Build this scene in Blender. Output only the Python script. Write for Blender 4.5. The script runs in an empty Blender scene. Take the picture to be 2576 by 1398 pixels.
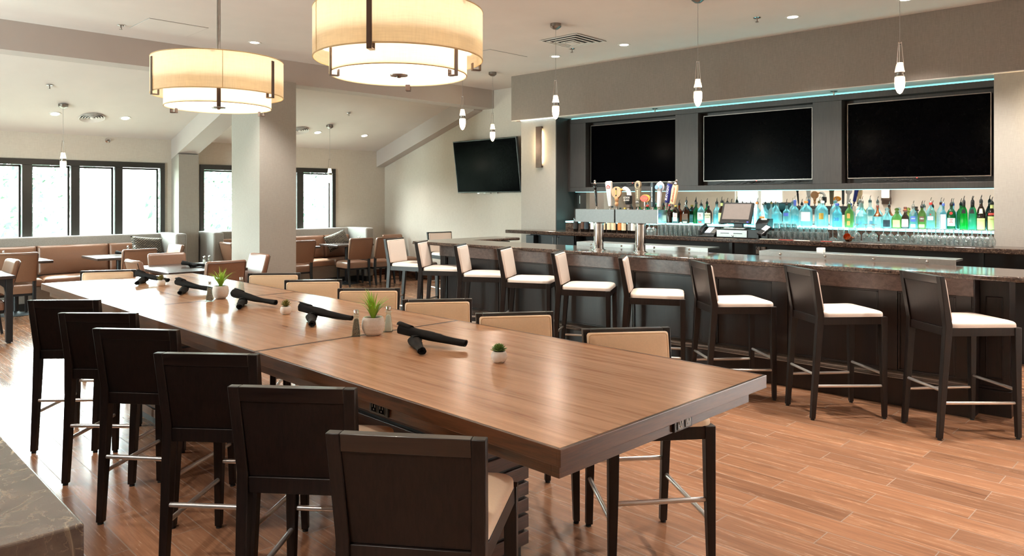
import bpy, bmesh, math, random
from math import sin, cos, pi, radians as R
from mathutils import Vector, Matrix
random.seed(7)
S = bpy.context.scene
COL = S.collection

# ------------------------------------------------------------------ camera, world, exposure
cam_d = bpy.data.cameras.new('camera')
cam = bpy.data.objects.new('camera', cam_d)
COL.objects.link(cam)
cam_d.sensor_fit = 'HORIZONTAL'
cam_d.sensor_width = 36.0
cam_d.lens = 1847.0 / 2576.0 * 36.0
cam_d.shift_y = -(699.0 - 502.0) / 2576.0
cam_d.clip_start = 0.05
cam.location = (0, 0, 1.6)
cam.rotation_euler = (R(90), 0, R(45.08 - 90))
S.camera = cam

W = bpy.data.worlds.new('world')
S.world = W
W.use_nodes = True
bgn = W.node_tree.nodes['Background']
bgn.inputs['Color'].default_value = (0.90, 0.96, 1.0, 1)
bgn.inputs['Strength'].default_value = 46.0

sun_d = bpy.data.lights.new('sun', 'SUN')
sun_d.energy = 16.0
sun_d.angle = R(2)
sun_d.color = (1.0, 0.96, 0.88)
sun = bpy.data.objects.new('sun', sun_d)
COL.objects.link(sun)
sun.rotation_euler = (R(-30), R(8), 0)          # high sun from behind the building: lights the trees, not the room

S.view_settings.view_transform = 'Standard'
S.view_settings.look = 'None'
S.view_settings.exposure = 0.9
S.view_settings.gamma = 1.0
S.view_settings.use_curve_mapping = False
cy = S.cycles
cy.use_denoising = True
cy.max_bounces = 7
cy.diffuse_bounces = 4
cy.glossy_bounces = 4
cy.transmission_bounces = 5
cy.transparent_max_bounces = 14
cy.caustics_reflective = False
cy.caustics_refractive = False
cy.sample_clamp_indirect = 4.0
cy.sample_clamp_direct = 0.0
cy.use_adaptive_sampling = True
cy.adaptive_threshold = 0.02

# ------------------------------------------------------------------ helpers
def lin(h):
    h = h.lstrip('#')
    v = [int(h[i:i + 2], 16) / 255 for i in (0, 2, 4)]
    return tuple(x / 12.92 if x <= .04045 else ((x + .055) / 1.055) ** 2.4 for x in v) + (1.0,)

class NT:
    """small node-tree builder"""
    def __init__(s, name):
        s.m = bpy.data.materials.new(name)
        s.m.use_nodes = True
        s.t = s.m.node_tree
        s.b = s.t.nodes['Principled BSDF']
        s.o = s.t.nodes['Material Output']
    def n(s, kind, **kw):
        nd = s.t.nodes.new(kind)
        for k, v in kw.items():
            setattr(nd, k, v)
        return nd
    def l(s, a, b):
        s.t.links.new(a, b)
    def coord(s, scale=(1, 1, 1), kind='Object', rot=(0, 0, 0)):
        c = s.n('ShaderNodeTexCoord')
        m = s.n('ShaderNodeMapping')
        m.inputs['Scale'].default_value = scale
        m.inputs['Rotation'].default_value = rot
        s.l(c.outputs[kind], m.inputs['Vector'])
        return m.outputs['Vector']
    def noise(s, vec, scale=5, detail=3, rough=.5, dist=0):
        t = s.n('ShaderNodeTexNoise')
        t.inputs['Scale'].default_value = scale
        t.inputs['Detail'].default_value = detail
        t.inputs['Roughness'].default_value = rough
        t.inputs['Distortion'].default_value = dist
        s.l(vec, t.inputs['Vector'])
        return t.outputs['Fac']
    def ramp(s, fac, stops):
        r = s.n('ShaderNodeValToRGB')
        e = r.color_ramp.elements
        while len(e) < len(stops):
            e.new(.5)
        for el, (p, c) in zip(e, stops):
            el.position = p
            el.color = c if len(c) == 4 else tuple(c) + (1,)
        s.l(fac, r.inputs['Fac'])
        return r.outputs['Color']
    def mix(s, fac, a, b, mode='MIX'):
        m = s.n('ShaderNodeMix', data_type='RGBA', blend_type=mode)
        for sock, v in ((m.inputs['Factor'], fac), (m.inputs[6], a), (m.inputs[7], b)):
            if hasattr(v, 'default_value') or hasattr(v, 'is_linked'):
                s.l(v, sock)
            else:
                sock.default_value = v
        return m.outputs[2]
    def math(s, op, a, b=None, c=None):
        m = s.n('ShaderNodeMath', operation=op)
        for i, v in enumerate((a, b, c)):
            if v is None:
                continue
            if hasattr(v, 'is_linked'):
                s.l(v, m.inputs[i])
            else:
                m.inputs[i].default_value = v
        return m.outputs[0]
    def bump(s, h, strength=.2, dist=.002):
        b = s.n('ShaderNodeBump')
        b.inputs['Strength'].default_value = strength
        b.inputs['Distance'].default_value = dist
        s.l(h, b.inputs['Height'])
        s.l(b.outputs['Normal'], s.b.inputs['Normal'])
    def set(s, **kw):
        for k, v in kw.items():
            s.b.inputs[k.replace('_', ' ')].default_value = v

def plain(name, col, rough=.5, metal=0.0, spec=.5, var=.12, scale=18, bump=0.0, bdist=.001, coat=0):
    """one colour with a little procedural mottling"""
    t = NT(name)
    c = lin(col) if isinstance(col, str) else col
    v = t.coord()
    f = t.noise(v, scale, 4)
    d = tuple(x * (1 - var) for x in c[:3]) + (1,)
    u = tuple(min(1, x * (1 + var)) for x in c[:3]) + (1,)
    t.l(t.ramp(f, [(.3, d), (.7, u)]), t.b.inputs['Base Color'])
    t.set(Roughness=rough, Metallic=metal)
    t.b.inputs['Specular IOR Level'].default_value = spec
    t.b.inputs['Coat Weight'].default_value = coat
    if bump:
        t.bump(f, bump, bdist)
    return t.m

def emit(name, col, strength, base=None, grad=False):
    t = NT(name)
    c = lin(col)
    t.b.inputs['Base Color'].default_value = lin(base) if base else c
    v = t.coord()
    f = t.noise(v, 40, 2)
    d = tuple(x * .94 for x in c[:3]) + (1,)
    t.l(t.ramp(f, [(.35, d), (.65, c)]), t.b.inputs['Emission Color'])
    t.b.inputs['Emission Strength'].default_value = strength
    return t.m

def wood(name, dark, light, grain=(60, 3, 60), rough=.35, bump=.1, coat=0.0, spec=.5, scale=1.0, mid=None):
    t = NT(name)
    v = t.coord(grain)
    a = t.noise(v, scale, 6, .62, .6)
    b = t.noise(t.coord(tuple(g * 3.2 for g in grain)), scale * 1.5, 3, .6)
    f = t.math('ADD', t.math('MULTIPLY', a, .72), t.math('MULTIPLY', b, .28))
    stops = [(.34, lin(dark)), (.62, lin(light))]
    if mid:
        stops = [(.33, lin(dark)), (.47, lin(mid)), (.62, lin(light))]
    t.l(t.ramp(f, stops), t.b.inputs['Base Color'])
    t.set(Roughness=rough)
    t.b.inputs['Coat Weight'].default_value = coat
    t.b.inputs['Coat Roughness'].default_value = .12
    t.b.inputs['Specular IOR Level'].default_value = spec
    t.bump(f, bump, .001)
    return t.m

def glassy(name, tint, transp=.6, glow=.35, rough=.05):
    """thin tinted bottle glass: part see-through, part scattering so light from the shelf below fills it"""
    t = NT(name)
    c = lin(tint)
    t.t.nodes.remove(t.b)
    tr = t.n('ShaderNodeBsdfTransparent')
    tr.inputs['Color'].default_value = tuple(.35 + .65 * x for x in c[:3]) + (1,)
    tl = t.n('ShaderNodeBsdfTranslucent')
    v = t.coord()
    t.l(t.ramp(t.noise(v, 30, 2), [(.3, tuple(x * .9 for x in c[:3]) + (1,)), (.7, c)]), tl.inputs['Color'])
    gl = t.n('ShaderNodeBsdfGlossy')
    gl.inputs['Roughness'].default_value = rough
    m1 = t.n('ShaderNodeMixShader')
    m1.inputs[0].default_value = 1 - transp
    t.l(tr.outputs[0], m1.inputs[1]); t.l(tl.outputs[0], m1.inputs[2])
    fr = t.n('ShaderNodeFresnel'); fr.inputs['IOR'].default_value = 1.45
    fm = t.math('MULTIPLY', fr.outputs[0], .8)
    m2 = t.n('ShaderNodeMixShader')
    t.l(fm, m2.inputs[0]); t.l(m1.outputs[0], m2.inputs[1]); t.l(gl.outputs[0], m2.inputs[2])
    t.l(m2.outputs[0], t.o.inputs['Surface'])
    return t.m

class MB:
    """collects shapes and links them as ONE mesh object"""
    def __init__(s):
        s.bm = bmesh.new()
    def xf(s, vs, M):
        if M is not None:
            bmesh.ops.transform(s.bm, matrix=M, verts=vs)
    def box(s, c, d, M=None):
        r = bmesh.ops.create_cube(s.bm, size=1.0)['verts']
        bmesh.ops.scale(s.bm, vec=d, verts=r)
        bmesh.ops.translate(s.bm, vec=c, verts=r)
        s.xf(r, M)
        return s
    def bx(s, x0, x1, y0, y1, z0, z1, M=None):
        return s.box(((x0 + x1) / 2, (y0 + y1) / 2, (z0 + z1) / 2), (abs(x1 - x0), abs(y1 - y0), abs(z1 - z0)), M)
    def hexa(s, p):
        v = [s.bm.verts.new(q) for q in p]          # bottom 4 ccw, top 4 ccw
        for f in ((3, 2, 1, 0), (4, 5, 6, 7), (0, 1, 5, 4), (1, 2, 6, 5), (2, 3, 7, 6), (3, 0, 4, 7)):
            s.bm.faces.new([v[i] for i in f])
        return s
    def loft(s, rings, cap=True, closed=True):
        rs = [[s.bm.verts.new(p) for p in ring] for ring in rings]
        n = len(rs[0])
        for a, b in zip(rs, rs[1:]):
            for i in range(n if closed else n - 1):
                j = (i + 1) % n
                try:
                    s.bm.faces.new((a[i], a[j], b[j], b[i]))
                except ValueError:
                    pass
        if cap and closed:
            s.bm.faces.new(list(reversed(rs[0]))); s.bm.faces.new(rs[-1])
        return s
    def tube(s, pts, r, n=8, cap=True):
        pts = [Vector(p) for p in pts]
        rr = r if isinstance(r, (list, tuple)) else [r] * len(pts)
        rings = []
        up = Vector((0, 0, 1))
        d0 = (pts[1] - pts[0]).normalized()
        if abs(d0.z) > .95:
            up = Vector((1, 0, 0))
        prev = None
        for i, p in enumerate(pts):
            d = (pts[min(i + 1, len(pts) - 1)] - pts[max(i - 1, 0)]).normalized()
            u = d.cross(up if prev is None else prev)
            if prev is not None:
                u = prev - d * prev.dot(d)
            u.normalize()
            w = d.cross(u)
            prev = u
            rings.append([p + (u * cos(2 * pi * k / n) + w * sin(2 * pi * k / n)) * rr[i] for k in range(n)])
        return s.loft(rings, cap)
    def lathe(s, prof, n=16, c=(0, 0, 0), a0=0, a1=2 * pi, cap=True, sx=1, sy=1):
        full = abs(a1 - a0 - 2 * pi) < 1e-6
        k = n if full else n + 1
        rings = [[(c[0] + max(r, 1e-5) * sx * cos(a0 + (a1 - a0) * i / n), c[1] + max(r, 1e-5) * sy * sin(a0 + (a1 - a0) * i / n), c[2] + z)
                  for i in range(k)] for r, z in prof]
        return s.loft(rings, cap and full, full)
    def prism(s, poly, h0, h1, plane='xy'):
        def f(p, h):
            return {'xy': (p[0], p[1], h), 'xz': (p[0], h, p[1]), 'yz': (h, p[0], p[1])}[plane]
        a = [s.bm.verts.new(f(p, h0)) for p in poly]
        b = [s.bm.verts.new(f(p, h1)) for p in poly]
        n = len(poly)
        s.bm.faces.new(a); s.bm.faces.new(list(reversed(b)))
        for i in range(n):
            j = (i + 1) % n
            s.bm.faces.new((a[j], a[i], b[i], b[j]))
        return s
    def sheet(s, fn, nu, nv):
        g = [[s.bm.verts.new(fn(i / nu, j / nv)) for j in range(nv + 1)] for i in range(nu + 1)]
        for i in range(nu):
            for j in range(nv):
                s.bm.faces.new((g[i][j], g[i + 1][j], g[i + 1][j + 1], g[i][j + 1]))
        return s
    def pad(s, x0, x1, y0, y1, z0, z1, crown=.3, n=10, taper=0, rad=.3):
        """upholstered pad: rounded rim, crowned top"""
        def ring(k, z, inset):
            pts = []
            hx, hy = (x1 - x0) / 2 - inset, (y1 - y0) / 2 - inset
            cx, cyy = (x0 + x1) / 2, (y0 + y1) / 2
            rr = min(hx, hy) * rad
            for q, (sx, sy) in enumerate(((1, 1), (-1, 1), (-1, -1), (1, -1))):
                for i in range(5):
                    a = q * pi / 2 + i * pi / 8
                    px = sx * (hx - rr) + rr * cos(a)
                    py = sy * (hy - rr) + rr * sin(a)
                    t = 1 + taper * (py / hy)
                    pts.append((cx + px * t, cyy + py, z))
            return pts
        h = z1 - z0
        rings = [ring(0, z0, 0)]
        m = min(x1 - x0, y1 - y0) / 2
        for k in range(1, n + 1):
            a = k / n * pi / 2
            rings.append(ring(k, z0 + h * sin(a) ** .55, m * .98 * (1 - cos(a)) ** 1.6))
        return s.loft(rings)
    def build(s, name, mat, parent=None, smooth=True, bevel=0, seg=2, ang=40, loc=None, rz=None):
        bmesh.ops.recalc_face_normals(s.bm, faces=s.bm.faces)
        me = bpy.data.meshes.new(name)
        s.bm.to_mesh(me); s.bm.free()
        me.materials.append(mat)
        o = bpy.data.objects.new(name, me)
        COL.objects.link(o)
        if smooth:
            me.shade_smooth()
            try:
                me.set_sharp_from_angle(angle=R(ang))
            except Exception:
                pass
        if bevel:
            b = o.modifiers.new('bevel', 'BEVEL')
            b.width = bevel; b.segments = seg; b.limit_method = 'ANGLE'; b.angle_limit = R(40)
        if parent is not None:
            o.parent = parent
        if loc is not None:
            o.location = loc
        if rz is not None:
            o.rotation_euler = (0, 0, rz)
        return o

def tag(o, label=None, cat=None, group=None, kind=None):
    if label: o['label'] = label
    if cat: o['category'] = cat
    if group: o['group'] = group
    if kind: o['kind'] = kind
    return o

def thing(name, label, cat, loc=(0, 0, 0), rz=0, group=None):
    o = bpy.data.objects.new(name, None)
    o.empty_display_size = .1
    COL.objects.link(o)
    o.location = loc
    o.rotation_euler = (0, 0, rz)
    return tag(o, label, cat, group)

KIDS = {}
def kids(o):
    return [c for c in bpy.data.objects if c.parent is o]

def dup(root, loc, rz, label, group=None):
    def cp(o, par):
        c = o.copy(); COL.objects.link(c)
        if par is not None:
            c.parent = par
        for ch in kids(o):
            cp(ch, c)
        return c
    r = cp(root, None)
    r.location = loc
    r.rotation_euler = (0, 0, rz)
    r['label'] = label
    if group: r['group'] = group
    return r

def struct(name, mb, mat, label=None, **kw):
    o = mb.build(name, mat, **kw)
    return tag(o, label=label, kind='structure')

def text(name, body, size, mat, parent, loc, rot=(R(90), 0, 0), sx=1.0, ext=.0006, align='CENTER', sp=1.0, shear=0, line=1.0):
    c = bpy.data.curves.new(name, 'FONT')
    c.body = body
    c.size = size
    c.extrude = ext
    c.align_x = align
    c.align_y = 'CENTER'
    c.space_character = sp
    c.shear = shear
    c.materials.append(mat)
    c.space_line = line
    tmp = bpy.data.objects.new('tmp', c)
    me = bpy.data.meshes.new_from_object(tmp)
    bpy.data.objects.remove(tmp); bpy.data.curves.remove(c)
    if not me.materials:
        me.materials.append(mat)
    o = bpy.data.objects.new(name, me)
    COL.objects.link(o)
    o.parent = parent
    o.location = loc
    o.rotation_euler = rot
    o.scale = (sx, 1, 1)
    return o

# the bar stands at a slight angle to the room: (a along it away from the viewer, b across it)
DEL = .04
BR = -pi / 2 + DEL
def BW(a, b, z=0):
    return (-a * sin(DEL) + b * cos(DEL), a * cos(DEL) + b * sin(DEL), z)
# meshes of bar parts are drawn with x = -a, y = b and turned by BR

# ------------------------------------------------------------------ materials
M = {}
# floor: wood-look porcelain planks laid along Y, half-bond
def floor_mat():
    t = NT('plank_floor')
    c = t.n('ShaderNodeTexCoord')
    sp = t.n('ShaderNodeSeparateXYZ'); t.l(c.outputs['Object'], sp.inputs[0])
    w, L = .1625, .875
    xs = t.math('DIVIDE', t.math('SUBTRACT', sp.outputs['X'], 3.409), w)
    row = t.math('FLOOR', xs)
    fx = t.math('FRACT', xs)
    half = t.math('MULTIPLY', t.math('FRACT', t.math('MULTIPLY', row, .5)), 1.0)     # 0 or .5
    ys = t.math('ADD', t.math('DIVIDE', t.math('SUBTRACT', sp.outputs['Y'], 1.43), L), half)
    cell = t.math('FLOOR', ys)
    fy = t.math('FRACT', ys)
    gx = t.math('MINIMUM', fx, t.math('SUBTRACT', 1.0, fx))
    gy = t.math('MULTIPLY', t.math('MINIMUM', fy, t.math('SUBTRACT', 1.0, fy)), L / w)
    g = t.math('MINIMUM', gx, gy)
    grout = t.math('LESS_THAN', g, .014)
    cmb = t.n('ShaderNodeCombineXYZ'); t.l(row, cmb.inputs[0]); t.l(cell, cmb.inputs[1])
    wn = t.n('ShaderNodeTexWhiteNoise', noise_dimensions='2D'); t.l(cmb.outputs[0], wn.inputs['Vector'])
    off = t.n('ShaderNodeVectorMath', operation='MULTIPLY_ADD')
    t.l(wn.outputs['Color'], off.inputs[0]); off.inputs[1].default_value = (40, 40, 40)
    t.l(c.outputs['Object'], off.inputs[2])
    mp = t.n('ShaderNodeMapping'); mp.inputs['Scale'].default_value = (26, 1.6, 1)
    t.l(off.outputs[0], mp.inputs['Vector'])
    n1 = t.noise(mp.outputs[0], 1.0, 6, .62, .8)
    mp2 = t.n('ShaderNodeMapping'); mp2.inputs['Scale'].default_value = (120, 6, 1)
    t.l(off.outputs[0], mp2.inputs['Vector'])
    n2 = t.noise(mp2.outputs[0], 1.0, 3, .6, .4)
    mp3 = t.n('ShaderNodeMapping'); mp3.inputs['Scale'].default_value = (9, .7, 1)
    t.l(off.outputs[0], mp3.inputs['Vector'])
    n3 = t.noise(mp3.outputs[0], 1.0, 2, .5, .6)
    f = t.math('ADD', t.math('MULTIPLY', n1, .65), t.math('MULTIPLY', n2, .35))
    col = t.ramp(f, [(.26, lin('#684836')), (.48, lin('#8f664b')), (.70, lin('#a98062'))])
    dark = t.ramp(n3, [(.26, (.58, .55, .53, 1)), (.42, (1, 1, 1, 1))])
    col = t.mix(1.0, col, dark, 'MULTIPLY')
    tone = t.ramp(wn.outputs['Value'], [(0, (.78, .76, .76, 1)), (1, (1.12, 1.08, 1.05, 1))])
    col = t.mix(1.0, col, tone, 'MULTIPLY')
    col = t.mix(grout, col, lin('#85705f'))
    t.l(col, t.b.inputs['Base Color'])
    t.l(t.math('ADD', t.math('MULTIPLY', f, .16), t.math('ADD', t.math('MULTIPLY', grout, .3), .18)), t.b.inputs['Roughness'])
    t.b.inputs['Specular IOR Level'].default_value = .55
    h = t.math('SUBTRACT', t.math('MULTIPLY', f, .5), t.math('MULTIPLY', grout, 1.0))
    t.bump(h, .10, .0014)
    return t.m
M['floor'] = floor_mat()

def weave(name, c0, c1, sc=260, rough=.9, big=.06):
    t = NT(name)
    v = t.coord((1, 1, 1))
    a = t.noise(t.coord((1, 1, .06)), sc, 2)
    b = t.noise(t.coord((.06, .06, 1)), sc, 2)
    f = t.math('ADD', t.math('MULTIPLY', a, .5), t.math('MULTIPLY', b, .5))
    col = t.ramp(f, [(.38, lin(c0)), (.62, lin(c1))])
    bigf = t.ramp(t.noise(v, 1.2, 2), [(.3, (1 - big, 1 - big, 1 - big, 1)), (.7, (1, 1, 1, 1))])
    t.l(t.mix(1.0, col, bigf, 'MULTIPLY'), t.b.inputs['Base Color'])
    t.set(Roughness=rough)
    t.b.inputs['Specular IOR Level'].default_value = .2
    t.bump(f, .15, .001)
    return t.m
M['wall'] = weave('wallcovering_beige', '#c2b9ae', '#ccc4b9')
M['wall_grey'] = weave('wallcovering_greige', '#7b7169', '#877d74')
M['wall_col'] = weave('wallcovering_stone', '#9b958d', '#a49e96')
M['paint'] = plain('ceiling_paint', '#d3cbc6', .95, var=.02, scale=3)
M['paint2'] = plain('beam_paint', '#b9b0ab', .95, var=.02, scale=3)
M['cream_wall'] = plain('cream_wall_paint', '#d9d2c6', .95, var=.02, scale=3)
M['espresso'] = wood('espresso_wood', '#0e0908', '#201612', (90, 90, 4), .4, .1, coat=0, spec=.32)
M['espresso_x'] = wood('espresso_wood_across', '#0e0908', '#201612', (4, 90, 90), .3, .1, coat=.3, spec=.6)
M['barwood'] = wood('bar_front_wood', '#0f0a09', '#1e1412', (40, 40, 3), .3, .2, spec=.5)
M['barwood_x'] = wood('lit_header_wood', '#47352f', '#755d55', (18, 60, 30), .32, .3, spec=.6)  # header's own grain, paled in place of bounce light under the counter
M['moulding'] = plain('highlight_moulding', '#8f8680', .22, .85, var=.1, scale=30)  # pale metal stands in for lamp highlights on dark glossy trim
M['window_wood'] = plain('window_frame_paint', '#211f1c', .45, var=.1)
M['walnut'] = wood('walnut_laminate', '#8c5e43', '#cfa17d', (26, 1.1, 26), .25, .02, spec=.45, mid='#b88a68')
M['walnut_edge'] = wood('walnut_edge', '#2b1910', '#563520', (3, 3, 40), .3, .01, spec=.45)
M['walnut_dark'] = wood('walnut_dark', '#2a1812', '#4c2f22', (3, 3, 40), .18, .05, spec=.6)
M['slat'] = wood('slat_wood', '#33211a', '#593d30', (3, 3, 60), .4, .15)
M['black_paint'] = plain('matte_black', '#0b0a0a', .55, var=.2)
M['tan_t'] = plain('tan_stool_leather', '#f8dcbc', .42, var=.03, scale=120, bump=.1, bdist=.0006)
M['cream_b'] = plain('cream_stool_leather', '#d8c8bb', .40, var=.03, scale=120, bump=.1, bdist=.0006)
M['pipe_t'] = plain('tan_piping', '#d9b58c', .5, var=.05)
M['pipe_b'] = plain('cream_piping', '#b7a698', .5, var=.05)
M['brown_l'] = plain('saddle_leather', '#7a5845', .34, var=.05, scale=90, bump=.12, bdist=.0008)
M['stitch'] = plain('dark_piping', '#4c3020', .5)
M['greyfab'] = plain('grey_tweed', '#8f8b86', .95, var=.35, scale=260, bump=.3, bdist=.001)
M['greyfab_d'] = plain('grey_tweed_base', '#77706a', .95, var=.35, scale=260, bump=.3, bdist=.001)
M['steel'] = plain('brushed_steel', '#8f8c89', .34, 1.0, var=.06, scale=60)
M['tower'] = plain('satin_steel', '#6a6867', .42, 1.0, var=.05, scale=40)
M['chrome'] = plain('chrome', '#dcdcdc', .06, 1.0, var=.02)
M['nickel'] = plain('dark_nickel', '#8a817b', .32, 1.0, var=.06)
M['bronze'] = plain('bronze_metal', '#5c4c44', .42, .8, var=.08)
M['barmetal'] = plain('footrest_metal', '#e2deda', .3, .85, var=.04)
M['black_pl'] = plain('black_plastic', '#121212', .38, var=.15)
M['black_gloss'] = plain('gloss_black', '#020203', .06, var=.1, spec=.5)
M['screen'] = plain('screen_black', '#010102', .2, var=.1, spec=.015)
M['white_pl'] = plain('white_plastic', '#e8e6e1', .4, var=.02)
M['white_cer'] = plain('white_ceramic', '#f8f7f6', .4, var=.02)
M['napkin'] = plain('black_linen', '#141313', .85, var=.25, scale=300, bump=.3, bdist=.0008, spec=.25)
M['tabledark'] = plain('dark_cafe_top', '#3b302c', .25, var=.12, scale=40)
M['iron'] = plain('black_iron', '#181a1e', .38, .3, var=.1)
M['soil'] = plain('potting_soil', '#2e2219', .95, var=.4, scale=200)
M['leaf'] = plain('leaf_green', '#9ccb48', .45, var=.15, scale=60)
M['leaf2'] = plain('succulent_green', '#5d7f3c', .5, var=.25, scale=60)
M['leafr'] = plain('succulent_red_green', '#7a7a3c', .5, var=.3, scale=90)
M['redpaint'] = plain('red_ink', '#b3372f', .5)
M['blackink'] = plain('black_ink', '#151312', .6)
M['whiteink'] = plain('white_ink', '#f2efe8', .5, var=.02)
M['blueink'] = plain('blue_ink', '#2b55a8', .5)
M['dark_panel'] = wood('dark_tv_panel', '#2a2523', '#37312e', (60, 60, 4), .45, .1)
M['blue_cab'] = plain('slate_cabinet', '#232c33', .4, var=.12)
M['mirror'] = plain('mirror_silver', '#e9ecec', .015, 1.0, var=.01)
M['copper'] = plain('copper', '#c9825f', .22, 1.0, var=.1)
M['drip'] = plain('drip_mat', '#3a3733', .7, var=.2)
M['rubber'] = plain('rubber_black', '#101010', .7)
M['cord'] = plain('cord_grey', '#8d8a86', .5)
M['ventpaint'] = plain('vent_white', '#d8d4d0', .6, var=.02)
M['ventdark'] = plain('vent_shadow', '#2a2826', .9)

def granite(name, base, dark, fleck, sc=55, rough=.18, vein=0.0, veincol='#8d7c6a'):
    t = NT(name)
    v = t.coord()
    vo = t.n('ShaderNodeTexVoronoi'); vo.inputs['Scale'].default_value = sc * 1.6
    t.l(v, vo.inputs['Vector'])
    n = t.noise(v, sc, 5, .7)
    n2 = t.noise(v, sc * .25, 4, .6)
    col = t.ramp(n, [(.36, lin(dark)), (.5, lin(base)), (.66, lin(fleck))])
    col = t.mix(.45, col, t.ramp(n2, [(.35, lin(dark)), (.65, lin(base))]))
    if vein:
        w = t.noise(v, 3.2, 6, .62, 1.1)
        ridge = t.math('ABSOLUTE', t.math('SUBTRACT', w, .5))
        vm = t.ramp(ridge, [(0, (1, 1, 1, 1)), (.012, (.35, .35, .35, 1)), (.03, (0, 0, 0, 1))])
        w2 = t.noise(v, 8.5, 5, .6, 1.5)
        vm2 = t.ramp(t.math('ABSOLUTE', t.math('SUBTRACT', w2, .5)), [(0, (.6, .6, .6, 1)), (.015, (0, 0, 0, 1))])
        both = t.math('MULTIPLY', t.math('MAXIMUM', vm, vm2), t.ramp(t.noise(v, 2.0, 2), [(.4, (.15, .15, .15, 1)), (.6, (1, 1, 1, 1))]))
        col = t.mix(t.math('MULTIPLY', both, vein), col, lin(veincol))
    t.l(col, t.b.inputs['Base Color'])
    t.set(Roughness=rough)
    t.b.inputs['Specular IOR Level'].default_value = .6
    return t.m
M['granite'] = granite('brown_granite', '#40322b', '#221916', '#7d6857', 60, .12)
M['marble'] = granite('emperador_marble', '#51453d', '#3a312c', '#62564c', 10, .2, .9, '#a8987f')

def shade_mat(name, col, em):
    """linen drum shade lit from inside"""
    t = NT(name)
    v = t.coord((1, 1, 1))
    a = t.noise(t.coord((1, 1, .08)), 160, 2)
    b = t.noise(t.coord((.08, .08, 1)), 160, 2)
    f = t.math('MULTIPLY', t.math('ADD', a, b), .5)
    c = lin(col)
    cc = t.ramp(f, [(.35, tuple(x * .9 for x in c[:3]) + (1,)), (.65, c)])
    t.t.nodes.remove(t.b)
    df = t.n('ShaderNodeBsdfDiffuse'); tl = t.n('ShaderNodeBsdfTranslucent')
    t.l(cc, df.inputs[0]); t.l(cc, tl.inputs[0])
    m = t.n('ShaderNodeMixShader'); m.inputs[0].default_value = .62
    t.l(df.outputs[0], m.inputs[1]); t.l(tl.outputs[0], m.inputs[2])
    t.l(m.outputs[0], t.o.inputs['Surface'])
    return t.m
M['shade'] = shade_mat('linen_shade', '#fdf6e8', 1)
M['diffuser'] = emit('lamp_diffuser', '#fff1dc', 2.2)
M['bulb'] = emit('pendant_glow', '#ffe2b8', 3.0)
M['down'] = emit('downlight_lens', '#fff3e2', 6.0)
M['led'] = emit('led_cyan', '#7ff0f2', 2.6, '#bfe9ee')
M['ledw'] = emit('led_white', '#d8f4ff', 2.2, '#dfe9ee')
M['sconce_led'] = emit('sconce_glow', '#ffe3ae', 90.0)
M['scr_white'] = emit('lit_display', '#e8f2ff', .9)
M['blue_led'] = emit('blue_indicator', '#3a3aff', 2.5)
M['red_led'] = emit('red_indicator', '#ff3a30', 1.5)

def clear_glass(name, tint='#f2fbf8', rough=0.0, transp=.86):
    t = NT(name)
    t.t.nodes.remove(t.b)
    tr = t.n('ShaderNodeBsdfTransparent')
    v = t.coord()
    c = lin(tint)
    t.l(t.ramp(t.noise(v, 25, 2), [(.3, tuple(x * .96 for x in c[:3]) + (1,)), (.7, c)]), tr.inputs['Color'])
    gl = t.n('ShaderNodeBsdfGlossy'); gl.inputs['Roughness'].default_value = .03 + rough
    fr = t.n('ShaderNodeLayerWeight'); fr.inputs['Blend'].default_value = .14
    f = t.math('ADD', t.math('MULTIPLY', fr.outputs['Facing'], .75), .06)
    m = t.n('ShaderNodeMixShader')
    t.l(f, m.inputs[0]); t.l(tr.outputs[0], m.inputs[1]); t.l(gl.outputs[0], m.inputs[2])
    t.l(m.outputs[0], t.o.inputs['Surface'])
    return t.m
M['glass'] = clear_glass('clear_glass')
def barware():
    t = NT('barware_glass')
    t.t.nodes.remove(t.b)
    tr = t.n('ShaderNodeBsdfTransparent'); tr.inputs[0].default_value = (.93, .96, .96, 1)
    v = t.coord()
    f = t.noise(v, 60, 2)
    gl = t.n('ShaderNodeBsdfGlossy'); gl.inputs['Roughness'].default_value = .06
    tl = t.n('ShaderNodeBsdfTranslucent'); t.l(t.ramp(f, [(.35, (.75, .82, .82, 1)), (.65, (1, 1, 1, 1))]), tl.inputs[0])
    lw = t.n('ShaderNodeLayerWeight'); lw.inputs['Blend'].default_value = .35
    m0 = t.n('ShaderNodeMixShader'); m0.inputs[0].default_value = .3
    t.l(tr.outputs[0], m0.inputs[1]); t.l(tl.outputs[0], m0.inputs[2])
    m = t.n('ShaderNodeMixShader')
    t.l(t.math('ADD', t.math('MULTIPLY', lw.outputs['Facing'], .8), .1), m.inputs[0])
    t.l(m0.outputs[0], m.inputs[1]); t.l(gl.outputs[0], m.inputs[2])
    t.l(m.outputs[0], t.o.inputs['Surface'])
    return t.m
M['barglass'] = barware()
M['pane'] = clear_glass('window_glass', '#f6fffb', 0)
M['aqua'] = glassy('clear_spirit_glass', '#f0fdff', .66)
M['aqua2'] = glassy('pale_blue_glass', '#c2eef8', .5)
M['g_green'] = glassy('emerald_glass', '#1f9b54', .4)
M['g_lime'] = glassy('melon_green_glass', '#22e06a', .25)
M['g_mint'] = glassy('mint_glass', '#a6ecc9', .3)
M['g_olive'] = glassy('gold_tequila_glass', '#c8cf7a', .4)
M['g_brown'] = glassy('amber_whisky_glass', '#8a3a16', .35)
M['g_dark'] = plain('dark_brown_glass', '#1a0d07', .08, var=.2, spec=.7)
M['g_wine'] = plain('dark_wine_glass', '#0d0d0c', .08, var=.2, spec=.7)
M['lab_cream'] = plain('cream_label', '#e4d3ae', .7, var=.05)
M['lab_white'] = plain('white_label', '#f0efe8', .6, var=.03)
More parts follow.
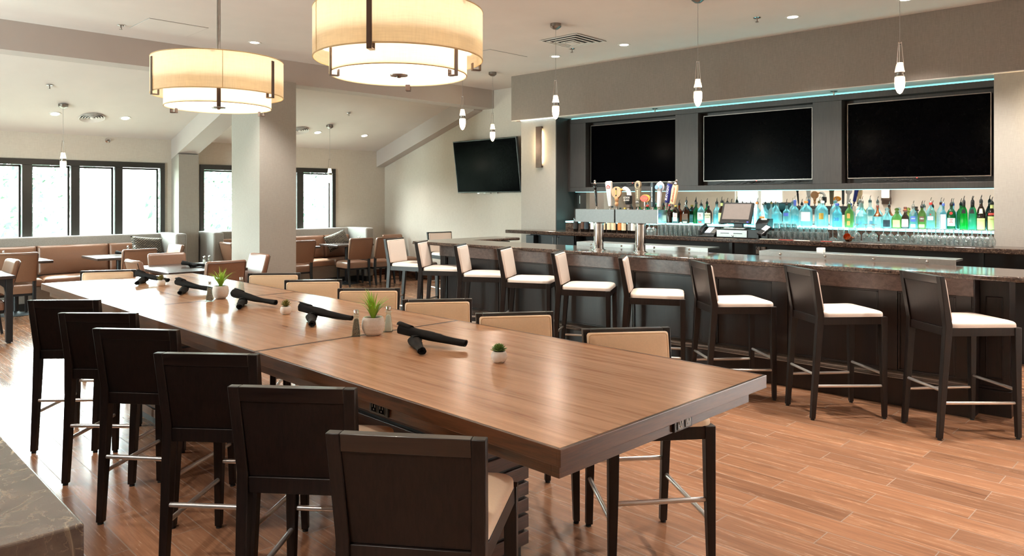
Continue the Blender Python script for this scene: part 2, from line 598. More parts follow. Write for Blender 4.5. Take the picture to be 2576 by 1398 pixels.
M['lab_brown'] = plain('brown_label', '#5b3b2c', .6, var=.1)
M['lab_blue'] = plain('blue_label', '#4a5fae', .5, var=.06)
M['lab_dark'] = plain('dark_label', '#1c2a35', .5, var=.1)
M['lab_gold'] = plain('gold_foil', '#c9a24e', .35, .6, var=.1)
M['lab_yellow'] = plain('yellow_label', '#d6d98c', .6, var=.06)
M['lab_orange'] = plain('orange_label', '#e08a4a', .6, var=.08)
M['cap_red'] = plain('red_cap', '#b1322e', .45)
M['cap_brown'] = plain('brown_cap', '#6b3a30', .45)

def pillow_mat():
    t = NT('patterned_pillow_cloth')
    v = t.coord((13, 13, 13))
    br = t.n('ShaderNodeTexBrick')
    br.inputs['Color1'].default_value = lin('#a3947f'); br.inputs['Color2'].default_value = lin('#6f6355')
    br.inputs['Mortar'].default_value = lin('#1f1b18'); br.inputs['Mortar Size'].default_value = .09
    br.inputs['Scale'].default_value = 1.0
    mp = t.n('ShaderNodeMapping'); mp.inputs['Rotation'].default_value = (R(90), 0, 0)
    t.l(v, mp.inputs[0]); t.l(mp.outputs[0], br.inputs['Vector'])
    t.l(br.outputs['Color'], t.b.inputs['Base Color'])
    t.set(Roughness=.9)
    return t.m
M['pillow'] = pillow_mat()
def pepper_mat(name, a, b, sc=900):
    t = NT(name)
    f = t.noise(t.coord(), sc, 2, .7)
    t.l(t.ramp(f, [(.42, lin(a)), (.58, lin(b))]), t.b.inputs['Base Color'])
    t.set(Roughness=.8)
    return t.m
M['pepper'] = pepper_mat('ground_pepper', '#3b332c', '#a89c8c', 420)
M['salt'] = pepper_mat('table_salt', '#f4f3f1', '#ffffff', 500)
M['pot_ridged'] = plain('ridged_white_pot', '#f7f6f5', .6, var=.06, scale=150)

# ------------------------------------------------------------------ the room
ZC = 3.58          # main ceiling
YW = 13.04         # window wall
XR = 9.16          # wall with the television
XL, YB = -2.47, -3.2
SL = .305
zs_ = lambda y: 2.62 + (YW - y) * SL     # height of the sloped ceiling
struct('floor', MB().bx(XL - .2, 11.5, YB - .2, YW + .2, -.12, 0), M['floor'], smooth=False)
struct('ceiling', MB().bx(XL - .2, 11.5, YB - .2, 9.95, ZC, ZC + .12), M['paint'], 'flat white ceiling above the bar and the long table', smooth=False)
y2 = YW + .25
struct('ceiling_slope', MB().prism([(9.9, zs_(9.9)), (y2, zs_(y2)), (y2, 3.7), (9.9, 3.9)], XL - .2, 9.4, 'yz'), M['paint'], 'sloped white ceiling over the window seats', smooth=False)
struct('trim_1', MB().bx(XL, XR + .05, 9.65, 9.98, 3.25, ZC + .02), M['paint2'], 'long boxed beam where the ceiling starts to slope', smooth=False)
# window wall with two openings
W1 = (1.30, 4.64); W2 = (5.23, 7.95); ZS, ZH = .88, 2.22
m = MB()
m.bx(XL - .2, W1[0], YW, YW + .2, 0, 2.75).bx(W1[1], W2[0], YW, YW + .2, 0, 2.75).bx(W2[1], 9.4, YW, YW + .2, 0, 2.75)
for a, b in (W1, W2):
    m.bx(a, b, YW, YW + .2, 0, ZS).bx(a, b, YW, YW + .2, ZH, 2.75)
struct('wall_far', m, M['wall'], 'beige textured wall holding the windows', smooth=False)
struct('wall_right', MB().bx(XR, XR + .2, 7.2, YW, 0, ZC), M['wall'], 'beige wall carrying the tilted television', smooth=False)
# left wall with a tall bright opening (seen in the bar mirror), back wall
m = MB().bx(XL - .2, XL, YB, 8.35, 0, ZC).bx(XL - .2, XL, 9.75, YW, 0, ZC).bx(XL - .2, XL, 8.35, 9.75, 2.5, ZC)
struct('wall_left', m, M['cream_wall'], 'cream wall opposite the bar', smooth=False)
struct('wall_back', MB().bx(XL - .2, 11.5, YB - .2, YB, 0, ZC), M['cream_wall'], 'cream wall behind the viewer', smooth=False)
# column, pilaster and sloped boxed beams
struct('column', MB().bx(4.68, 5.23, 9.62, 10.5, 0, 3.27), M['wall_col'], 'square greige column under the long beam', smooth=False)
struct('pilaster', MB().bx(4.755, 5.085, 12.71, YW, 0, 2.37), M['wall_col'], 'greige pilaster between the two windows', smooth=False)
def slope_beam(x0, x1, label, n):
    zt = lambda y: zs_(y) - .33
    m = MB().prism([(9.96, zt(9.96)), (YW, zt(YW)), (YW, zs_(YW) + .05), (9.96, zs_(9.96) + .02)], x0, x1, 'yz')
    struct(n, m, M['paint2'], label, smooth=False)
slope_beam(4.75, 5.09, 'sloped boxed beam from the column to the pilaster', 'trim_2')
slope_beam(8.95, XR + .02, 'sloped boxed beam along the television wall', 'trim_3')
struct('baseboard_right', MB().bx(XR - .02, XR, 7.9, YW, 0, .13), M['walnut_dark'], smooth=False)
struct('baseboard_far', MB().bx(5.09, XR, YW - .02, YW, 0, .13), M['walnut_dark'], smooth=False)

def window(n, x0, x1, panes, label):
    o = MB()
    t = .09
    o.bx(x0, x1, YW - .03, YW + .03, ZH - t, ZH).bx(x0, x1, YW - .03, YW + .03, ZS, ZS + t)
    o.bx(x0, x0 + .075, YW - .03, YW + .03, ZS + t, ZH - t).bx(x1 - .075, x1, YW - .03, YW + .03, ZS + t, ZH - t)
    fr = struct(n, o, M['window_wood'], label, smooth=False, bevel=.004)
    MB().bx(x0 - .02, x1 + .02, YW - .06, YW + .05, ZS - .035, ZS).build('window_sill', M['window_wood'], fr, False, .003)
    for a, b in zip(panes, panes[1:]):
        pw0, pw1 = a
        nx0 = b[0]
        MB().bx(pw1, nx0, YW - .02, YW + .05, ZS + t, ZH - t).bx(pw1 + .02, nx0 - .02, YW + .05, YW + .12, ZS + t, ZH - t).build('mullion', M['window_wood'], fr, False, .003)
    for a, b in panes:
        s = MB()
        s.bx(a, b, YW + .06, YW + .09, ZS + t, ZS + t + .03).bx(a, b, YW + .06, YW + .09, ZH - t - .03, ZH - t)
        s.bx(a, a + .022, YW + .06, YW + .09, ZS + t, ZH - t).bx(b - .03, b, YW + .06, YW + .09, ZS + t, ZH - t)
        sa = s.build('sash', M['window_wood'], fr, False)
        MB().bx(a, b, YW + .072, YW + .078, ZS + t, ZH - t).build('pane', M['pane'], fr, False)
window('window_1', W1[0], W1[1], [(1.38, 1.93), (2.04, 2.58), (2.71, 3.23), (3.35, 3.86), (3.98, 4.56)], 'long dark-framed window of narrow panes over the window seat')
window('window_2', W2[0], W2[1], [(5.31, 5.93), (6.05, 6.55), (6.67, 7.10), (7.24, 7.87)], 'dark-framed window partly hidden by the column')
# left opening: a pair of glazed doors
d = MB()
for a, b in ((8.35, 9.05), (9.05, 9.75)):
    d.bx(XL - .12, XL - .06, a, a + .07, 0, 2.5).bx(XL - .12, XL - .06, b - .07, b, 0, 2.5)
    d.bx(XL - .12, XL - .06, a, b, 2.4, 2.5).bx(XL - .12, XL - .06, a, b, 0, .2)
dr = struct('door_1', d, M['white_pl'], 'pair of white glazed doors in the cream wall', smooth=False)
MB().bx(XL - .095, XL - .085, 8.35, 9.75, .2, 2.4).build('pane', M['pane'], dr, False)
for k in (8.98, 9.12):
    MB().tube([(XL - .03, k, .98), (XL - .03, k, 1.2)], .012).build('handle', M['steel'], dr)

# ------------------------------------------------------------------ outdoors
g = MB()
g.sheet(lambda u, v: (-14 + 34 * u, 13.3 + 30 * v, -.6 + 4.2 * v + .3 * sin(9 * u + 5 * v)), 20, 20)
lawn = g.build('lawn_slope', plain('outdoor_grass', '#8f9388', .95, var=.25, scale=4))
tag(lawn, 'sunlit grassy slope outside the windows', kind='structure')
leafm = plain('tree_leaf', '#27462f', .8, var=.4, scale=3)
barkm = plain('tree_bark', '#6a5a4c', .9, var=.3)
def tree(x, y, h, r, n, label):
    t = thing('tree', label, 'tree', (x, y, -.3), 0, 'trees outside the windows')
    MB().tube([(0, 0, 0), (.1, .05, h * .4), (-.05, .1, h * .85)], [r * .09, r * .06, r * .02], 7).build('trunk', barkm, t)
    m = MB()
    for i in range(n):
        a = random.uniform(0, 2 * pi); q = random.random() ** .5; zz = random.uniform(.18, 1)
        rr = r * q * (1 - abs(zz - .55) * .9)
        c = Vector((rr * cos(a), rr * sin(a), h * zz))
        s = random.uniform(.07, .17)
        u = Vector((random.gauss(0, 1), random.gauss(0, 1), random.gauss(0, 1))).normalized()
        w = u.orthogonal().normalized()
        p = [c + u * s, c + w * s * .5, c - u * s, c - w * s * .5]
        m.bm.faces.new([m.bm.verts.new(k) for k in p])
    m.build('foliage', leafm, t, smooth=False)
tree(1.9, 18.5, 4.2, 1.9, 1500, 'leafy tree seen through the first panes of the long window')
tree(4.0, 22.5, 3.4, 1.7, 1300, 'leafy tree seen through the middle of the long window')
tree(6.0, 27.0, 3.8, 1.8, 1000, 'leafy tree seen through the last pane of the long window')
tree(8.0, 19.5, 3.0, 1.6, 1000, 'leafy tree seen through the window behind the column')
tree(12.2, 21.5, 3.6, 1.7, 1100, 'leafy tree seen through the window right of the column')

# daylight portals in the openings help the sampler find the sky
def portal(loc, rot, sx, sy):
    l = bpy.data.lights.new('daylight', 'AREA')
    l.shape = 'RECTANGLE'; l.size = sx; l.size_y = sy
    l.cycles.is_portal = True
    o = bpy.data.objects.new('daylight', l); COL.objects.link(o)
    o.location = loc; o.rotation_euler = rot
portal(((W1[0] + W1[1]) / 2, YW + .25, 1.55), (R(-90), 0, 0), W1[1] - W1[0], 1.35)
portal(((W2[0] + W2[1]) / 2, YW + .25, 1.55), (R(-90), 0, 0), W2[1] - W2[0], 1.35)
portal((XL - .25, 9.05, 1.25), (0, R(-90), 0), 2.5, 1.4)

# ------------------------------------------------------------------ stools
def make_stool(name, label, cat, sz, top, leather, pipe):
    t = thing(name, label, cat)
    yb = lambda z: -.225 - .06 * (z - sz) / (top - sz)
    wood_m = M['espresso']
    for s in (-1, 1):
        # rear leg runs on up as the back post
        prof = [(-.282, 0, .032, .034, .205), (-.252, sz * .55, .042, .038, .208), (-.232, sz - .06, .05, .04, .211), (-.228, sz + .015, .048, .04, .212), (yb(top), top, .034, .04, .222)]
        rings = []
        for yc, z, dy, dx, xo in prof:
            x0, x1 = s * xo, s * (xo - dx)
            rings.append([(x0, yc - dy / 2, z), (x1, yc - dy / 2, z), (x1, yc + dy / 2, z), (x0, yc + dy / 2, z)])
        lg = MB().loft(rings).build('leg', wood_m, t, bevel=.003)
        MB().lathe([(.008, -.0), (.014, .0), (.014, .008), (.008, .012)], 10, (s * .19, -.282, -.0115)).build('glide', M['rubber'], lg)
        rings = []
        for z, w in ((0, .03), (sz * .6, .042), (sz, .046)):
            x0, x1 = s * .232, s * (.232 - w)
            rings.append([(x0, .27 - w, z), (x1, .27 - w, z), (x1, .27, z), (x0, .27, z)])
        lg = MB().loft(rings).build('leg', wood_m, t, bevel=.003)
        MB().lathe([(.008, 0), (.014, 0), (.014, .008), (.008, .012)], 10, (s * .217, .255, -.0115)).build('glide', M['rubber'], lg)
    # seat frame
    h = .056
    f = MB()
    f.hexa([(-.178, -.245, sz - h), (.178, -.245, sz - h), (.178, -.22, sz - h), (-.178, -.22, sz - h), (-.178, -.245, sz), (.178, -.245, sz), (.178, -.22, sz), (-.178, -.22, sz)])
    f.bx(-.19, .19, .235, .262, sz - h, sz)
    for s in (-1, 1):
        a, b = s * .206, s * .183
        c, d_ = s * .226, s * .203
        p = [(a, -.21, sz - h), (b, -.21, sz - h), (d_, .24, sz - h), (c, .24, sz - h)]
        f.hexa(p + [(x, y, sz) for x, y, _ in p])
    f.build('seat_frame', wood_m, t, bevel=.002)
    MB().pad(-.215, .215, -.205, .262, sz - .006, sz + .05, n=8, taper=.05, rad=.22).build('seat_cushion', leather, t, ang=70)
    # back: rail, panel, upholstered front pad
    z0, z1 = top - .052, top
    f = MB()
    f.hexa([(-.182, yb(z0) - .017, z0), (.182, yb(z0) - .017, z0), (.182, yb(z0) + .017, z0), (-.182, yb(z0) + .017, z0),
            (-.181, yb(z1) - .017, z1), (.181, yb(z1) - .017, z1), (.181, yb(z1) + .017, z1), (-.181, yb(z1) + .017, z1)])
    f.build('top_rail', M['espresso_x'], t, bevel=.002)
    za, zb = sz + .002, z0 - .001
    f = MB()
    f.hexa([(-.176, yb(za) - .012, za), (.176, yb(za) - .012, za), (.176, yb(za) + .014, za), (-.176, yb(za) + .014, za),
            (-.182, yb(zb) - .012, zb), (.182, yb(zb) - .012, zb), (.182, yb(zb) + .014, zb), (-.182, yb(zb) + .014, zb)])
    f.build('back_panel', wood_m, t, bevel=.001)
    zc0, zc1 = sz + .035, top - .014
    L = zc1 - zc0
    tilt = math.atan2(yb(zc0) - yb(zc1), L)
    p = MB().pad(-.204, .204, -L / 2, L / 2, 0, .026, n=6, rad=.1)
    bmesh.ops.transform(p.bm, matrix=Matrix.Translation((0, (yb(zc0) + yb(zc1)) / 2 + .018, (zc0 + zc1) / 2)) @ Matrix.Rotation(-R(90) + tilt, 4, 'X'), verts=p.bm.verts)
    bc = p.build('back_cushion', leather, t, ang=70)
    yq = lambda z: yb(z) + .036
    pts = []
    hx, e = .196, .016
    for cx, cz, a0 in ((hx - e, zc1 - .009 - e, 0), (-hx + e, zc1 - .009 - e, 90), (-hx + e, zc0 + .01 + e, 180), (hx - e, zc0 + .01 + e, 270)):
        for k in range(4):
            a = R(a0 + k * 30)
            z = cz + e * sin(a)
            pts.append((cx + e * cos(a), yq(z), z))
    pts.append(pts[0])
    MB().tube(pts, .003, 6).build('piping', pipe, bc)
    # round metal footrests
    r = .0108
    for s in (-1, 1):
        MB().tube([(s * .192, -.262, .235), (s * .212, .25, .228)], r, 10).build('footrest', M['barmetal'], t)
    MB().tube([(-.19, -.262, .315), (.19, -.262, .315)], r, 10).build('footrest', M['barmetal'], t)
    MB().tube([(-.2, .25, .315), (.2, .25, .315)], r, 10).build('footrest', M['barmetal'], t)
    return t

def place_f(A, phi, off=(0, -.303)):
    f = Vector((cos(phi), sin(phi))); r = Vector((sin(phi), -cos(phi)))
    p = Vector(A) - r * off[0] - f * off[1]
    return (p.x, p.y, .0115), phi - pi / 2

stool_t = make_stool('counter_stool', '', 'stool', .63, .955, M['tan_t'], M['pipe_t'])
stool_b = make_stool('bar_stool', '', 'stool', .735, 1.08, M['cream_b'], M['pipe_b'])
def put(proto, first, A, phi, label, group, off=(0, -.303)):
    loc, rz = place_f(A, R(phi), off)
    if first:
        proto.location = loc; proto.rotation_euler = (0, 0, rz); proto['label'] = label; proto['group'] = group
        return proto
    return dup(proto, loc, rz, label, group)
left = [((1.18, 1.592), 37, 'counter stool with its dark back to the viewer, the nearest and largest at the table'),
        ((1.215, 2.275), 40, 'dark-backed counter stool just behind the nearest one at the table'),
        ((1.233, 3.023), 40.3, 'third dark-backed counter stool from the table\'s near corner'),
        ((1.222, 3.839), 38.2, 'fourth dark-backed counter stool from the table\'s near corner'),
        ((1.25, 4.535), 43.3, 'fifth dark-backed counter stool from the table\'s near corner'),
        ((1.262, 5.275), 47.3, 'dark-backed counter stool farthest along the stone counter side of the table')]
for i, (A, ph, lb) in enumerate(left):
    put(stool_t, i == 0, A, ph, lb, 'counter stools along the near side of the long table')
right = [((2.973, 2.187), -127.6, 'tan-backed counter stool across the table nearest its power outlet end'),
         ((2.94, 2.931), -125.4, 'second tan-backed counter stool across the table from its near end'),
         ((2.981, 3.667), -127.6, 'third tan-backed counter stool across the table, behind the larger white planter'),
         ((2.998, 4.455), -131.9, 'fourth tan-backed counter stool across the table from its near end'),
         ((3.005, 5.244), -127.1, 'fifth tan-backed counter stool across the table, in front of the column'),
         ((3.035, 5.951), -130.3, 'sixth tan-backed counter stool across the table, beside a brown armless chair'),
         ((2.10, 7.25), -115.4, 'tan-backed counter stool standing at the window end of the long table')]
for A, ph, lb in right:
    put(stool_t, False, A, ph, lb, 'counter stools along the bar side of the long table')
bars = [((5.561, 7.809), 23, 'bar stool at the far corner of the bar, seat turned most to the viewer'),
        ((5.458, 7.016), 11, 'second bar stool from the far corner of the bar'),
        ((5.348, 6.162), 11, 'third bar stool from the far corner of the bar'),
        ((5.309, 5.428), 15, 'fourth bar stool from the far corner, just before the beer towers'),
        ((5.255, 4.627), 16, 'fifth bar stool from the far corner, below the first beer tower'),
        ((5.230, 3.813), 13, 'bar stool below the second beer tower, its back seen edge-on'),
        ((5.265, 2.979), -5, 'bar stool with a dark shiny back, third from the near end of the bar'),
        ((5.354, 2.178), -6, 'bar stool with a dark back, second from the near end of the bar'),
        ((5.506, 1.393), -5, 'bar stool at the near end of the bar, largest in its row')]
for i, (A, al, lb) in enumerate(bars):
    put(stool_b, i == 0, A, -44.92 - al, lb, 'bar stools along the bar', (.21, -.215))
put(stool_b, False, (7.39, 9.06), -98, 'lone bar stool beyond the bar\'s far return, facing the viewer', 'bar stools along the bar')

# ------------------------------------------------------------------ long communal table
TZ = .914
T = thing('communal_table', 'long walnut communal table in three sections, set with planters and napkins', 'table', (2.125, 4.155, 0))
hx, hy = .61, 2.825
ys = [-hy, 3.17 - 4.155, 5.0 - 4.155, hy]
for a, b in zip(ys, ys[1:]):
    g_ = .0012
    tp = MB().bx(-hx + .012, hx - .012, a + .012 + g_, b - .012 - g_, TZ - .05, TZ).build('table_top', M['walnut'], T, False)
    e = MB()
    e.bx(-hx, hx, a + g_, a + .012 + g_, TZ - .05, TZ).bx(-hx, hx, b - .012 - g_, b - g_, TZ - .05, TZ)
    e.bx(-hx, -hx + .012, a + .012 + g_, b - .012 - g_, TZ - .05, TZ).bx(hx - .012, hx, a + .012 + g_, b - .012 - g_, TZ - .05, TZ)
    e.build('edge_band', M['walnut_edge'], tp, False, .0015)
ap = MB()
ap.bx(-hx + .05, hx - .05, -hy + .05, -hy + .08, TZ - .106, TZ - .05).bx(-hx + .05, hx - .05, hy - .08, hy - .05, TZ - .106, TZ - .05)
ap.bx(-hx + .05, -hx + .08, -hy + .08, hy - .08, TZ - .106, TZ - .05).bx(hx - .08, hx - .05, -hy + .08, hy - .08, TZ - .106, TZ - .05)
ap.build('apron', M['walnut_edge'], T, False, .0015)
for yc in (-1.5, 1.5):
    p = MB().bx(-.24, .24, yc - .36, yc + .36, .05, TZ - .045)
    pd = p.build('pedestal', M['black_paint'], T, False)
    s = MB()
    n = 11
    for k in range(n):
        z0 = .06 + k * .073
        s.bx(-.255, .255, yc - .375, yc + .375, z0, z0 + .058)
    s.build('slats', M['slat'], pd, False, .002)
    MB().bx(-.23, .23, yc - .35, yc + .35, 0, .05).build('plinth', M['black_paint'], pd, False)
def outlet_on(parent, loc, rot, lab):
    o = MB().box((0, 0, 0), (.115, .012, .052)).build('power_outlet', M['black_pl'], parent, False, .003)
    o.location = loc; o.rotation_euler = rot
    for s in (-1, 1):
        f = MB()
        f.box((s * .024, -.007, 0), (.036, .004, .038))
        k = f.build('socket', M['black_gloss'], o, False, .002)
        h = MB()
        h.box((s * .024 - .008, -.0095, .004), (.003, .002, .011)).box((s * .024 + .008, -.0095, .004), (.003, .002, .009)).box((s * .024, -.0095, -.009), (.005, .002, .005))
        h.build('slot', M['nickel'], o, False)
    return o
outlet_on(T, (.075, -hy + .046, TZ - .078), (0, 0, 0), '')
outlet_on(T, (-hx + .046, -1.9, TZ - .078), (0, 0, R(-90)), '')

# ------------------------------------------------------------------ things on the long table
def planter(loc, label, s=1.0, seed=1):
    rnd = random.Random(seed)
    t = thing('planter', label, 'plant', loc, 0, 'spiky plants in ridged pots on the long table')
    prof = [(.03, 0), (.034, .001), (.046, .012), (.0555, .035), (.0575, .055), (.054, .078), (.0485, .091), (.046, .092), (.0445, .09), (.047, .075), (.0, .07)]
    n = 44
    b = MB()
    rings = []
    for j, (r, z) in enumerate(prof):
        ring = []
        for i in range(n):
            a = 2 * pi * i / n
            k = .0011 * cos(22 * a + 9 * sin(z * 190)) if 2 <= j <= 5 else 0
            rr = r + k
            ring.append((rr * cos(a) * s, rr * sin(a) * s, z * s))
        rings.append(ring)
    # finer rings on the belly for the wavy ridges
    fine = []
    for j in range(len(rings) - 1):
        r0, z0 = prof[j]; r1, z1 = prof[j + 1]
        steps = 5 if 1 <= j <= 5 else 1
        for q in range(steps):
            f = q / steps
            r_, z_ = r0 + (r1 - r0) * f, z0 + (z1 - z0) * f
            amp = .0028 if (1 <= j <= 5) else 0
            fine.append([((r_ + amp * cos(22 * 2 * pi * i / n + 2.2 * sin(z_ * 260))) * cos(2 * pi * i / n) * s,
                          (r_ + amp * cos(22 * 2 * pi * i / n + 2.2 * sin(z_ * 260))) * sin(2 * pi * i / n) * s, z_ * s) for i in range(n)])
    fine.append(rings[-1])
    b.loft(fine).build('pot', M['pot_ridged'], t, ang=80)
    MB().lathe([(.0, .082), (.046, .082), (.046, .076), (0, .076)], 16).build('soil', M['soil'], t)
    l = MB()
    for k in range(54):
        a = rnd.uniform(0, 2 * pi)
        out = rnd.uniform(.0, 1) ** .8
        L = rnd.uniform(.10, .165) * s
        lean = .12 + 1.0 * out
        w = rnd.uniform(.004, .007) * s
        rows = []
        for q in range(6):
            f = q / 5
            ang = lean * (.45 + .75 * f * f)
            rad = .006 * s + L * f * sin(ang) * .8
            z = .08 * s + L * f * cos(ang * .75)
            ww = w * (1 - f) ** .6 * (.7 + .6 * f * (1 - f) * 2)
            p = Vector((rad * cos(a), rad * sin(a), z)); sd = Vector((-sin(a), cos(a), 0)) * ww
            rows.append((p - sd, p + Vector((cos(a), sin(a), 0)) * -ww * .4, p + sd))
        vs = [[l.bm.verts.new(p) for p in r_] for r_ in rows]
        for r0, r1 in zip(vs, vs[1:]):
            for i in range(2):
                l.bm.faces.new((r0[i], r0[i + 1], r1[i + 1], r1[i]))
    l.build('leaves', M['leaf'], t, ang=80)
    return t
planter((2.133, 3.136, TZ), 'spiky green plant in a ridged white pot, nearer and larger of the two', 1.0, 3)
planter((2.172, 5.049, TZ), 'spiky green plant in a ridged white pot, farther one beside the pepper shaker', .95, 5)

def succulent(loc, label, kind, seed):
    rnd = random.Random(seed)
    t = thing('succulent', label, 'plant', loc, 0, 'tiny succulents along the long table')
    MB().lathe([(.018, 0), (.021, .001), (.0315, .012), (.0345, .026), (.031, .04), (.0255, .047), (.023, .047), (.022, .04), (0, .038)], 24).build('pot', M['white_cer'], t, ang=80)
    MB().lathe([(0, .043), (.0235, .043), (.0235, .036)], 14).build('soil', M['soil'], t)
    l = MB()
    n = 40 if kind else 30
    for k in range(n):
        a = k * 2.39996
        f = k / n
        L = .036 * (1 - .35 * f) if kind else .036
        el = R(20 + 62 * f) if kind else R(35 + 48 * f)
        w = .0065 if kind else .0042
        base = Vector((.004 * cos(a), .004 * sin(a), .045 + .012 * f))
        d = Vector((cos(a) * cos(el), sin(a) * cos(el), sin(el)))
        sd = Vector((-sin(a), cos(a), 0)); nn = d.cross(sd)
        rings = []
        for q, ww in ((0, .4), (.3, .9), (.6, 1.0), (.85, .6), (1.0, .08)):
            c = base + d * L * q + nn * (-.004 * q * q)
            rings.append([c + sd * w * ww, c + nn * w * ww * .45, c - sd * w * ww, c - nn * w * ww * .45])
        l.loft(rings)
    l.build('leaves', M['leaf2'] if kind else M['leafr'], t, ang=80)
    return t
succulent((2.149, 2.232, TZ), 'plump green succulent in a small white pot nearest the table\'s end', 1, 1)
succulent((2.147, 4.072, TZ), 'small red-tipped succulent in a white pot partly behind a napkin roll', 0, 2)
succulent((2.146, 6.106, TZ), 'small succulent in a white pot between two napkin rolls near the window', 0, 4)

def shaker(loc, label, fill, rz=0, s=1.0, detail=True, group='salt and pepper shakers'):
    t = thing('shaker', label, 'shaker', loc, rz, group)
    def sq(h, z):
        return [(h * sx, h * sy, z) for sx, sy in ((1, 1), (-1, 1), (-1, -1), (1, -1))]
    def oc(r, z, k=8):
        return [(r * cos(pi / 4 + 2 * pi * i / k), r * sin(pi / 4 + 2 * pi * i / k), z) for i in range(k)]
    def blend(h, z, f):
        pts = []
        for i in range(16):
            a = pi / 4 + 2 * pi * i / 16 - pi / 16 * 0
            q = max(abs(cos(a)), abs(sin(a)))
            r = h * ((1 - f) / q + f)
            pts.append((r * cos(a) * s, r * sin(a) * s, z * s))
        return pts
    MB().loft([blend(.0215, 0, .05), blend(.022, .004, .05), blend(.0195, .03, .1), blend(.0135, .088, .3), blend(.0115, .1, 1), blend(.0155, .103, 1), blend(.0155, .1065, 1), blend(.0115, .109, 1), blend(.0115, .115, 1)]).build('glass_body', M['glass'], t, ang=50)
    MB().loft([blend(.0175, .006, .05), blend(.0165, .03, .1), blend(.0115, .082, .3), blend(.006, .088, .6)]).build('contents', fill, t, ang=50)
    MB().lathe([(.0125 * s, .112 * s), (.0128 * s, .129 * s), (.011 * s, .132 * s), (.003 * s, .133 * s), (0, .133 * s)], 16).build('cap', M['chrome'], t)
    return t
shaker((2.053, 3.169, TZ), 'glass pepper shaker to the left of the nearer spiky plant', M['pepper'], R(-40))
shaker((2.240, 3.156, TZ), 'glass salt shaker to the right of the nearer spiky plant', M['salt'], R(-45))
shaker((2.059, 4.964, TZ), 'glass pepper shaker to the left of the farther spiky plant', M['pepper'], R(-40))
shaker((2.335, 5.08, TZ), 'glass salt shaker to the right of the farther spiky plant', M['salt'], R(-45))

def napkin_roll(p0, p1, r, label, group, seed=0, sag=.0):
    """cutlery rolled in a black napkin: a spiral tube with loose wrap line and open ends"""
    rnd = random.Random(seed)
    p0, p1 = Vector(p0), Vector(p1)
    t = thing('napkin_roll', label, 'napkin', p0, 0, group)
    d = (p1 - p0); L = d.length; d.normalize()
    u = d.cross(Vector((0, 0, 1))).normalized(); w = u.cross(d)
    n, m = 22, 18
    rings = []
    for j in range(m + 1):
        f = j / m
        ph = f * 1.5 + seed
        rr = r * (.80 + .62 * (1 - f) ** 1.5 + .07 * sin(6 * f + seed) + .04 * sin(13 * f + 2 * seed))
        if f > .94: rr *= 1.03
        c = d * L * f + Vector((0, 0, -sag * 4 * f * (1 - f)))
        ring = []
        for i in range(n):
            a = 2 * pi * i / n
            step = .09 * ((a + ph * 2.2) % (2 * pi)) / (2 * pi)
            q = rr * (.93 + step * 1.5) * (1 + .05 * sin(3 * a + 8 * f + seed) + .025 * sin(7 * a - 15 * f))
            ring.append(c + u * q * cos(a) + w * q * sin(a) * .86)
        rings.append(ring)
    b = MB()
    b.loft(rings, cap=False)
    for ring, sgn in ((rings[0], 1), (rings[-1], -1)):
        # rolled layers seen at the ends
        c = sum(ring, Vector()) / len(ring)
        r2 = [c + (p - c) * .72 + d * sgn * .006 for p in ring]
        r3 = [c + (p - c) * .58 - d * sgn * .002 for p in ring]
        r4 = [c + (p - c) * .3 + d * sgn * .012 for p in ring]
        b.loft([ring, r2, r3, r4], cap=False)
        vs = [b.bm.verts.new(p) for p in r4]
        b.bm.faces.new(vs)
    b.build('cloth', M['napkin'], t, ang=60)
    # loose flap at the fat end
    q0 = rings[0]
    fl = MB()
    a0 = 3 + seed % 4
    def fn(uu, vv):
        i = (a0 + int(round(uu * 6))) % n
        base = rings[0][i]; nxt = rings[3][i]
        c = sum(rings[0], Vector()) / n
        return nxt + (base - nxt) * (vv * 1.18) + (base - c) * (.10 + .12 * sin(uu * pi)) + Vector((0, 0, -.002 * vv))
    fl.sheet(fn, 6, 4)
    o = fl.build('flap', M['napkin'], t, ang=60)
    sm = o.modifiers.new('thick', 'SOLIDIFY'); sm.thickness = .0012
    return t
# pairs: one roll lying on the table, one resting across it
def pair(y, dx, words, seed, s=1.0):
    z = TZ + .019
    bx0, bx1 = (2.115 + dx, y - .03), (2.00 + dx, y - .235)
    napkin_roll((bx0[0], bx0[1], z + .002), (bx1[0], bx1[1], z + .002), .0215, 'black napkin roll lying under another, ' + words, 'crossed napkin rolls on the long table', seed)
    napkin_roll((2.10 + dx, y + .06, z + .052), (2.225 + dx, y - .27, z + .010), .022, 'black napkin roll resting across another, ' + words, 'crossed napkin rolls on the long table', seed + 3, .006)
pair(2.80, .0, 'pair nearest the table\'s near end', 1)
pair(3.78, .02, 'pair just in front of the middle succulent', 2)
pair(4.66, .02, 'pair beside the farther spiky plant', 4)
pair(5.62, .02, 'pair between the farther plant and the last succulent', 5)
pair(6.50, .02, 'pair beyond the last succulent', 7)

# ------------------------------------------------------------------ stone console at the near left
t = thing('stone_counter', 'brown veined marble counter corner in the near left of the room', 'counter', (-.2, 3.6, 0))
MB().bx(-.6, .658, -1.856, 2.6, .80, TZ).build('worktop', M['marble'], t, False, .006, 3)
MB().bx(-.56, .60, -1.80, 2.55, 0, .80).build('base', M['barwood'], t, False, .004)

